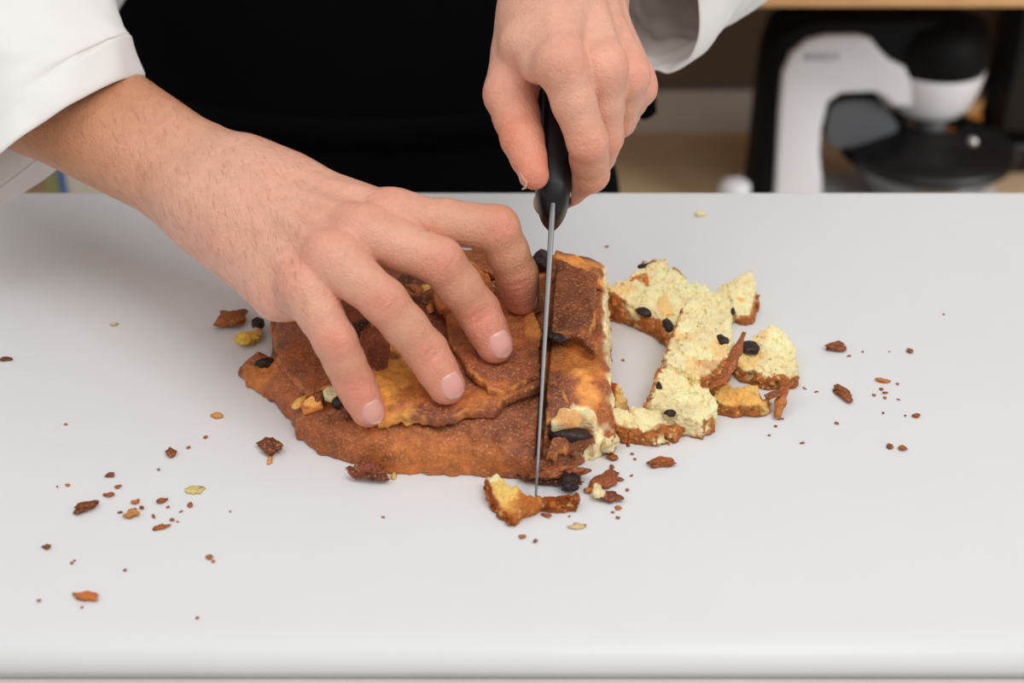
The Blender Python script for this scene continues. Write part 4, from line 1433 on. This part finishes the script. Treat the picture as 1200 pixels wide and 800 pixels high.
def tube_cloth(name, cs, As, Bs, parent, n=56, nr=40, wr=.004, seed=0, cuff=.026, ripple=.003, mat='white_cloth', ripple_n=9, point=0.0):
    cs, As, Bs = catmull(cs, nr), catmull(As, nr), catmull(Bs, nr)
    th = np.linspace(0, 2 * math.pi, n, endpoint=False)
    ct = np.cos(th) + point * np.cos(3 * th)
    R = cs[:, None, :] + As[:, None, :] * ct[None, :, None] + Bs[:, None, :] * np.sin(th)[None, :, None]
    dv = unit_rows(As[:, None, :] * np.cos(th)[None, :, None] + Bs[:, None, :] * np.sin(th)[None, :, None])
    nz = NZ.fbm(R[..., 0] + seed, R[..., 1], R[..., 2], 20, 3) * wr + NZ.fbm(R[..., 0] * 1.0 + seed + 2, R[..., 1] * 1.6, R[..., 2] * .7, 75, 2) * wr * .28
    # folds that run along the sleeve near its opening
    fall = np.exp(-np.arange(nr) / (nr * .18))[:, None]
    nz = nz + ripple * fall * (np.sin(th * ripple_n * .5 + seed)[None] * .6 + NZ(np.cos(th) * 1.6 + seed, np.sin(th) * 1.6, 0 * th)[None])
    R = R + dv * nz[..., None]
    o = cloth(name, R, M[mat], parent, thick=.0016)
    # turned-up cuff over the opening
    ax = unit(cs[2] - cs[0])
    k = [0]
    acc = 0
    cr = []
    q = 0
    L = [0]
    for i in range(1, nr):
        L.append(L[-1] + np.linalg.norm(cs[i] - cs[i - 1]))
    def ring_at(l, up):
        i = min(int(np.searchsorted(L, l)), nr - 1)
        i = max(i, 1)
        f = np.clip((l - L[i - 1]) / (L[i] - L[i - 1]), 0, 1)
        return R[i - 1] * (1 - f) + R[i] * f + (dv[i - 1] * (1 - f) + dv[i] * f) * up
    c2 = cuff * (1 + .0)
    for l, up in ((cuff * .6, -.0016), (.0006, -.0014), (-.0, -.0008), (-.0, .0008), (.0006, .0016), (cuff * .5, .0020), (cuff * .97, .0020), (cuff, .0017), (cuff, .0012), (cuff * .8, .0009)):
        cr.append(ring_at(max(l, 0), up) - ax * (.0014 if l <= 0 else 0))
    me = loft_mesh('cuff', cr, True)
    c = link('cuff', me, M[mat], o)
    md = c.modifiers.new('smooth', 'SUBSURF')
    md.levels = md.render_levels = 1
    return o


def unit_rows(v):
    return v / (np.linalg.norm(v, axis=-1, keepdims=True) + 1e-12)


# jacket body
TC = A3(-.105, 1.075, 0)
prof = [(-.30, .184, .112), (-.15, .184, .114), (-.05, .180, .112), (.02, .186, .112), (.06, .205, .114), (.10, .215, .116), (.22, .214, .120), (.33, .205, .115), (.40, .190, .098), (.435, .135, .080), (.452, .075, .062)]


def torso_half(z):
    return np.interp(z, [p[0] for p in prof], [p[1] for p in prof]), np.interp(z, [p[0] for p in prof], [p[2] for p in prof])


th = np.linspace(0, 2 * math.pi, 72, endpoint=False)
rings = [np.stack([TC[0] + a * np.cos(th), TC[1] + b * np.sin(th), np.full(72, z)], 1) for z, a, b in prof]
jacket = cloth('chef_jacket', rings, M['white_cloth'], person, wr=.003, wf=14, thick=.002)

# sleeves
lowright = A3(.6, 0, 0) - .8 * U_AX
Fl = unit(look(46, 181))
c0 = az(46, 181, .080) - Fl * .014 + U_AX * .002
A0 = .0620 * (.80 * A3(1, 0, 0) + .60 * U_AX)
B0 = .062 * Fl + .0130 * lowright
up_l = -lowright
s_left = tube_cloth('sleeve', [c0, ay(28, 142, c0[1] + .006), ay(6, 82, c0[1] + .026), ay(-18, 0, c0[1] + .060), A3(-.325, .92, .25), A3(-.300, 1.02, .385)],
                    [A0, A0 * 1.04 + .004 * U_AX, .066 * A3(.92, 0, .1) + .012 * U_AX, .068 * A3(.97, -.1, .12), .066 * A3(.95, -.25, .1), .062 * A3(.9, -.1, -.4)],
                    [B0, .054 * Fl + .010 * lowright, .058 * Fl, .060 * A3(0, .88, -.45), .062 * A3(0, .9, -.4), .07 * A3(0, 1, -.1)],
                    jacket, seed=1.3, wr=.0060, cuff=.015, ripple=.0016, point=.10)
c0 = ay(765, -46, .838)
B0 = .030 * unit(A3(.80, -.60, .10))
A0 = .080 * unit(A3(.06, .08, -1.0))
s_right = tube_cloth('sleeve', [c0, c0 + A3(.016, .018, .002), c0 + A3(.034, .042, .006), c0 + A3(.062, .085, .02), A3(.185, .965, .235), A3(.150, 1.02, .36)],
                     [A0, A0 * .90 + A3(.004, 0, .0), A0 * .82, A0 * .78, .066 * A3(.3, .1, -.9), .066 * A3(.95, .1, -.3)],
                     [B0, .041 * unit(A3(.80, -.60, .1)), .047 * unit(A3(.85, -.55, .1)), .054 * unit(A3(.85, -.5, .1)), .062 * A3(.75, -.66, 0), .065 * A3(0, -1, 0)],
                     jacket, seed=4.4, wr=.007, cuff=.014, ripple=.010, ripple_n=8)
# collar
rings = [np.stack([TC[0] + r * np.cos(th), TC[1] + r * .85 * np.sin(th), np.full(72, z)], 1) for z, r in ((.442, .080), (.455, .066), (.480, .062), (.487, .063))]
cloth('collar', rings, M['white_cloth'], jacket, thick=.003, sub=0)

# apron
rows, NC = [], 61
for z in np.linspace(-.50, .33, 84):
    a, b = torso_half(max(z, -.3))
    if z < -.02:
        a = a + (-.02 - z) * .02 - .012 * np.exp(-((z + .055) / .03) ** 2)
    a, b = a + .009, b + .010
    eR = np.interp(z, [-.5, -.02, .005, .03, .06, .10, .16, .24, .33], [1.0, 1.0, .97, .86, .60, .40, .34, .31, .30])
    eL = np.interp(z, [-.5, -.02, .005, .03, .06, .10, .16, .24, .33], [1.0, 1.0, 1.0, .96, .86, .68, .52, .40, .34])
    xs = np.linspace(-math.asin(eL), math.asin(eR), NC)
    x = TC[0] + a * np.sin(xs)
    y = TC[1] - b * np.cos(xs)
    y = y - .004 * NZ.fbm(x, 0 * x + z * .25, 0 * x, 26, 2) * np.clip((.05 - z) / .1, .15, 1.6)
    rows.append(np.stack([x, y, np.full(NC, z)], 1))
apron = cloth('apron', rows, M['black_cloth'], person, closed=False, thick=.002)
rings = []
for u in np.linspace(0, 2 * math.pi, 90):
    a, b = torso_half(0.0)
    a, b = a + .0125, b + .0140
    c = A3(TC[0] + a * math.cos(u), TC[1] + b * math.sin(u), -.004)
    o = unit(A3(math.cos(u) * b, math.sin(u) * a, 0))
    rings.append([c + o * i + A3(0, 0, j) for i, j in ((-.0012, -.012), (.0012, -.012), (.0012, .012), (-.0012, .012))])
link('apron_tie', loft_mesh('apron_tie', rings, True), M['black_cloth'], apron)
pk = ay(750, 121, 1.03)
lump('tie_knot', pk, (.014, .010, .011), M['black_cloth'], apron, 41, rot=.3)
# trousers and shoes
for s in (-1, 1):
    cx = TC[0] + s * .088
    rings = []
    for z, r, rb, dy in ((-.28, .090, .115, 0), (-.40, .088, .10, 0), (-.60, .074, .082, 0), (-.80, .064, .070, .005), (FLOOR_Z + .045, .062, .068, .008)):
        rings.append(np.stack([cx + r * np.cos(th), TC[1] + dy + rb * np.sin(th), np.full(72, z)], 1))
    cloth('trouser_leg', rings, M['black_cloth'], person, wr=.004, thick=.002)
    bm = bmesh.new()
    add_box(bm, (cx - .048, TC[1] - .19, FLOOR_Z), (cx + .048, TC[1] + .09, FLOOR_Z + .085), .028, 4)
    for v in bm.verts:
        if v.co.z > FLOOR_Z + .05:
            k = np.clip((TC[1] - .04 - v.co.y) / .13, 0, 1)
            v.co.z -= .035 * float(k)
    link('shoe', bm_mesh('shoe', bm), M['black_plastic'], person)

# ------------------------------------------------------------------ the knife
knife = empty('kitchen_knife', tuple(A3(KX0, KY0, 0)), 'black handled kitchen knife slicing the loaf, spine towards the viewer', 'knife')
LB = float(np.linalg.norm(KH - A3(KX0, KY0, KZ0)))
rings = []
for u in np.linspace(0, 1, 40):
    s = -LB * (1 - u) + (.012 if u == 1 else 0)
    wd = .0345 * (1 - (1 - u) ** 1.9) * .98 + .0006
    ts = .00060 + .00085 * min(1, u * 1.1)
    drop = .0012 * (1 - u) ** 3
    up = -drop
    sp = [(0.0, up), (ts * .8, up - .0002), (ts, up - .0010), (ts * .95, up - wd * .35), (ts * .55, up - wd * .75), (.00012, up - wd)]
    prof_ = [(w, h) for w, h in sp] + [(-w, h) for w, h in sp[::-1][:-1]]
    rings.append([kpt(s, h, w) for w, h in prof_])
bl = link('blade', loft_mesh('blade', rings, True, True, True), M['steel'], knife)
es = bl.modifiers.new('split', 'EDGE_SPLIT')
es.split_angle = math.radians(40)
rings = []
for s, lo, hi, t in ((-.004, -.0225, -.0090, .0016), (-.001, -.0225, -.0035, .0050), (.004, -.0222, .0015, .0074), (.010, -.0215, .0040, .0086), (.016, -.0215, .0048, .0088), (.035, -.0185, .0050, .0086),
                     (.060, -.0200, .0052, .0088), (.085, -.0205, .0050, .0086), (.104, -.0235, .0045, .0088), (.114, -.0225, .0030, .0078), (.1185, -.0180, -.0010, .0050)):
    c, hh = (lo + hi) / 2, (hi - lo) / 2
    ring = []
    for a in np.linspace(0, 2 * math.pi, 32, endpoint=False):
        ca, sa = math.cos(a), math.sin(a)
        ring.append(kpt(s, c + hh * math.copysign(abs(sa) ** .55, sa), t * math.copysign(abs(ca) ** .55, ca)))
    rings.append(ring)
hd = link('handle', loft_mesh('handle', catmull(rings, 44), True, True, True), M['black_plastic'], knife)
for s in (.012, .050, .090):
    rg = [[kpt(s + r * math.cos(a), -.008 + r * math.sin(a), w) for a in np.linspace(0, 2 * math.pi, 16, endpoint=False)] for r, w in ((.0022, -.0091), (.0026, -.0088), (.0026, .0088), (.0022, .0091))]
    link('rivet', loft_mesh('rivet', rg, True, True, True), M['rivet'], knife)

# ------------------------------------------------------------------ shelf unit behind
shelf = empty('shelf_unit', (0.42, 1.95, FLOOR_Z), 'oak edged open shelf unit behind the cook holding the mixer', 'shelf')


def board(name, lo, hi, mat, bev=.002):
    bm = bmesh.new()
    add_box(bm, lo, hi, bev)
    return link(name, bm_mesh(name, bm), mat, shelf, smooth=False)


SY0, SY1, SZ = 1.56, 2.06, -.515
zt = float(ay(900, 9, SY0)[2])
board('top_board', (-1.2, SY0, zt), (1.35, SY1 + .02, zt + .030), M['oak'])
board('shelf_board', (-1.2, SY0 + .01, SZ - .03), (1.35, SY1, SZ), M['shelf_oak'])
zm = float(ay(800, 105, SY1)[2])
board('back_panel', (-1.2, SY1, zm + .003), (1.35, SY1 + .02, zt), M['dark_wood'], 0)
board('back_panel', (-1.2, SY1 - .004, SZ), (1.35, SY1 + .02, zm), M['grey_panel'], 0)
board('side_panel', (-1.22, SY0, FLOOR_Z), (-1.2, SY1 + .02, zt + .03), M['oak'])
board('side_panel', (1.35, SY0, FLOOR_Z), (1.37, SY1 + .02, zt + .03), M['oak'])
board('plinth', (-1.2, SY0 + .03, FLOOR_Z), (1.35, SY1 + .02, SZ - .03), M['grey_panel'], 0)

# ------------------------------------------------------------------ stand mixer
MY = 1.78
mixer = empty('stand_mixer', tuple(ay(950, 218, MY) * [1, 1, 0] + [0, 0, SZ]), 'white and black stand mixer with clear bowl on the shelf behind', 'mixer')


def mp(px, py, y=MY):
    p = ay(px, py, y)
    return (p[0], p[2])


def extrude(name, pts, y0, y1, mat, parent, bevel=.006, seg=3):
    bm = bmesh.new()
    a = [bm.verts.new((x, y0, z)) for x, z in pts]
    b = [bm.verts.new((x, y1, z)) for x, z in pts]
    n = len(pts)
    fa = bm.faces.new(a)
    fb = bm.faces.new(b[::-1])
    for i in range(n):
        bm.faces.new((a[i], b[i], b[(i + 1) % n], a[(i + 1) % n]))
    bmesh.ops.recalc_face_normals(bm, faces=bm.faces)
    if bevel:
        es = [e for e in bm.edges if all(abs(v.co.y - y0) < 1e-6 for v in e.verts)] + [e for e in bm.edges if all(abs(v.co.y - y1) < 1e-6 for v in e.verts)]
        bmesh.ops.bevel(bm, geom=es, offset=bevel, segments=seg, affect='EDGES', profile=.5)
    o = link(name, bm_mesh(name, bm), mat, parent)
    md = o.modifiers.new('split', 'EDGE_SPLIT')
    md.split_angle = math.radians(35)
    return o


def smooth_poly(P, n=90):
    P = np.array(P, float)
    Q = np.concatenate([P[-2:], P, P[:3]])
    out = []
    m = len(P)
    for u in np.linspace(0, m, n, endpoint=False):
        i = int(u)
        t = u - i
        p0, p1, p2, p3 = Q[i + 1], Q[i + 2], Q[i + 3], Q[i + 4]
        out.append(.5 * (2 * p1 + (p2 - p0) * t + (2 * p0 - 5 * p1 + 4 * p2 - p3) * t * t + (3 * p1 - p0 - 3 * p2 + p3) * t ** 3))
    return out


# black housing: pillar and arm
bp = [mp(*q) for q in ((874, 240), (880, 200), (890, 110), (897, 60), (908, 32), (930, 16), (960, 11), (1050, 11), (1095, 12), (1112, 20), (1130, 42), (1146, 62), (1144, 74), (1100, 84), (1050, 92), (1020, 100),
                       (985, 104), (968, 112), (961, 135), (958, 175), (962, 240))]
bp[0] = (bp[0][0], SZ + .012)
bp[-1] = (bp[-1][0], SZ + .012)
extrude('housing', bp, MY - .035, MY + .06, M['mixer_black'], mixer, .014, 4)
wp = [mp(*q, MY - .04) for q in ((906, 240), (908, 210), (912, 130), (916, 85), (926, 62), (945, 46), (968, 41), (1005, 41), (1020, 45), (1030, 58), (1042, 70), (1060, 78), (1072, 100), (1068, 124), (1046, 124), (1034, 112), (1024, 107), (985, 108), (970, 118), (962, 150),
                                 (960, 180), (963, 210), (966, 240))]
wp[0] = (wp[0][0], SZ + .012)
wp[-1] = (wp[-1][0], SZ + .012)
extrude('side_trim', wp, MY - .046, MY - .030, M['mixer_white'], mixer, .006, 3)
hc = ay(1092, 105, MY)
rt = float(ay(1149, 75, MY)[0] - ay(1035, 75, MY)[0]) / 2
ztop_ = float(ay(1092, 76, MY)[2])
zbot = float(ay(1092, 142, MY - .03)[2])
hh = ztop_ - zbot
rg = lathe([(.001, zbot), (rt * .46, zbot + .001), (rt * .68, zbot + hh * .08), (rt * .84, zbot + hh * .30), (rt * .95, zbot + hh * .64), (rt, zbot + hh * .97), (rt * .985, zbot + hh), (rt * .9, zbot + hh)], (hc[0], MY, 0), 48)
link('mixing_head', loft_mesh('mixing_head', rg, True, True, True), M['mixer_white'], mixer)
zd = float(ay(1080, 12, MY)[2])
rg = lathe([(rt * .97, ztop_ - .002), (rt * 1.01, ztop_ + .006), (rt * 1.0, ztop_ + (zd - ztop_) * .45), (rt * .86, ztop_ + (zd - ztop_) * .82), (rt * .4, zd - .003), (.001, zd)], (hc[0], MY, 0), 48)
link('head_cover', loft_mesh('head_cover', rg, True, True, True), M['mixer_black'], mixer)
# base, bowl with its dark lid
bm = bmesh.new()
xb0, xb1 = mp(876, 218)[0], mp(1180, 218)[0]
add_box(bm, (xb0, MY - .095, SZ), (xb1, MY + .095, SZ + .030), .012, 3)
link('base', bm_mesh('base', bm), M['mixer_white'], mixer)
bc = ay(1085, 180, MY)
rb_ = float(ay(1185, 170, MY)[0] - bc[0])
zr = float(ay(1085, 172, MY)[2])
rg = lathe([(rb_ * .45, SZ + .032), (rb_ * .62, SZ + .04), (rb_ * .85, SZ + .08), (rb_ * .95, zr - .01), (rb_, zr), (rb_ * .97, zr), (rb_ * .93, zr - .01), (rb_ * .82, SZ + .082), (rb_ * .6, SZ + .045), (rb_ * .4, SZ + .036)],
           (bc[0], MY, 0), 48)
link('bowl', loft_mesh('bowl', rg, True, True, True), M['clear'], mixer)
rg = lathe([(rb_ * 1.03, zr - .006), (rb_ * 1.05, zr), (rb_ * 1.0, zr + .007), (rb_ * .75, zr + .018), (rb_ * .5, zr + .030), (rb_ * .44, zr + .040), (rb_ * .36, zr + .040), (rb_ * .36, zr + .02), (rb_ * .9, zr - .002)],
           (bc[0], MY, 0), 48)
link('bowl_lid', loft_mesh('bowl_lid', rg, True), M['black_plastic'], mixer)
rg = lathe([(.012, SZ + .05), (.012, zr), (.020, zr + .02), (.020, zbot)], (bc[0], MY, 0), 20)
link('beater', loft_mesh('beater', rg, True, True, True), M['mixer_grey'], mixer)
bm = bmesh.new()
p = ay(1140, 166, MY - .085)
bmesh.ops.create_uvsphere(bm, u_segments=16, v_segments=10, radius=.007)  # glint on the bowl, put in as a small bright metal ball
for v in bm.verts:
    v.co += Vector(p)
link('lid_glint', bm_mesh('lid_glint', bm), M['rivet'], mixer)
# grey pouring shield behind the pillar
extrude('bowl_shield', smooth_poly([mp(*q) for q in ((968, 122), (985, 113), (1022, 112), (1040, 128), (1050, 150), (1020, 162), (975, 166), (964, 150))], 40), MY - .02, MY + .02, M['mixer_grey'], mixer, .003)
# maker's lettering on the arm
fc = bpy.data.curves.new('lettering', 'FONT')
fc.body = 'BOSCH'
fc.align_x = 'CENTER'
fc.align_y = 'CENTER'
fc.size = .0135
fc.extrude = .0004
ft = bpy.data.objects.new('lettering_source', fc)
C.objects.link(ft)
bpy.context.view_layer.update()
lme = bpy.data.meshes.new_from_object(ft.evaluated_get(bpy.context.evaluated_depsgraph_get()))
bpy.data.objects.remove(ft)
pl = Vector(ay(962, 67, MY - .0463))
for v in lme.vertices:
    x, y, z = v.co
    v.co = (pl.x + x, pl.y - z, pl.z + y)
lme.materials.clear()
link('lettering', lme, M['lettering'], mixer, smooth=False)

# ------------------------------------------------------------------ other things on the shelf
# tall black appliance at the right edge
gx0, gx1 = float(ay(1176, 60, 1.97)[0]), float(ay(1250, 60, 1.97)[0])
gr = empty('coffee_grinder', ((gx0 + gx1) / 2, 1.97, SZ), 'tall black appliance at the right edge beside the mixer', 'appliance')
bm = bmesh.new()
add_box(bm, (gx0 - .012, 1.91, SZ), (gx1 + .02, 2.04, SZ + .05), .01, 3)
link('base', bm_mesh('base', bm), M['black_plastic'], gr)
bm = bmesh.new()
add_box(bm, (gx0, 1.93, SZ + .05), (gx1, 2.02, SZ + .27), .012, 3)
link('column', bm_mesh('column', bm), M['black_plastic'], gr)
ja = empty('amber_jar', tuple(ay(1112, 200, 1.96) * [1, 1, 0] + [0, 0, SZ]), 'amber jar seen through the clear mixer bowl', 'jar')
c = ay(1112, 200, 1.96)
link('body', loft_mesh('body', lathe([(.001, SZ), (.030, SZ + .001), (.033, SZ + .006), (.033, SZ + .075), (.028, SZ + .084)], (c[0], 1.96, 0), 28), True, True, True), M['amber'], ja)
link('lid', loft_mesh('lid', lathe([(.029, SZ + .084), (.030, SZ + .086), (.030, SZ + .100), (.027, SZ + .102), (.001, SZ + .102)], (c[0], 1.96, 0), 28), True, True, True), M['oak'], ja)
# small white pot left of the mixer
c = ay(861, 216, 1.70)
pt = empty('white_pot', (c[0], 1.70, SZ), 'small white lidded pot just left of the mixer', 'pot')
zc = float(c[2])
link('body', loft_mesh('body', lathe([(.001, SZ), (.016, SZ + .001), (.021, SZ + .01), (.022, zc - .016), (.020, zc - .010)], (c[0], 1.70, 0), 28), True, True, True), M['mixer_white'], pt)
link('lid', loft_mesh('lid', lathe([(.020, zc - .010), (.0215, zc - .008), (.020, zc + .001), (.012, zc + .006), (.001, zc + .007)], (c[0], 1.70, 0), 28), True, True, True), M['mixer_white'], pt)
# printed packets behind the board at the left
for px0, px1, colr, lab in ((52, 69, srgb(150, 150, 96), 'olive green packet glimpsed under the raised forearm'), (69, 77, srgb(84, 118, 186), 'blue packet glimpsed under the raised forearm'),
                            (77, 112, srgb(224, 214, 196), 'cream packet glimpsed under the raised forearm')):
    yb = 1.62
    a, b = ay(px0, 214, yb), ay(px1, 214, yb)
    ztp = float(ay(70, 186, yb)[2])
    m = material('packet_print', colr, .5, mottle=.08, mscale=30)
    pk = empty('paper_packet', ((a[0] + b[0]) / 2, yb + .02, SZ), lab, 'packet')
    bm = bmesh.new()
    add_box(bm, (a[0] + .0004, yb, SZ), (b[0] - .0004, yb + .05, ztp - .012), .002)
    link('body', bm_mesh('body', bm), m, pk, smooth=False)
    bm = bmesh.new()
    add_box(bm, (a[0] + .0008, yb + .018, ztp - .012), (b[0] - .0008, yb + .032, ztp), .001)
    link('folded_top', bm_mesh('folded_top', bm), m, pk, smooth=False)
bpy.context.view_layer.update()
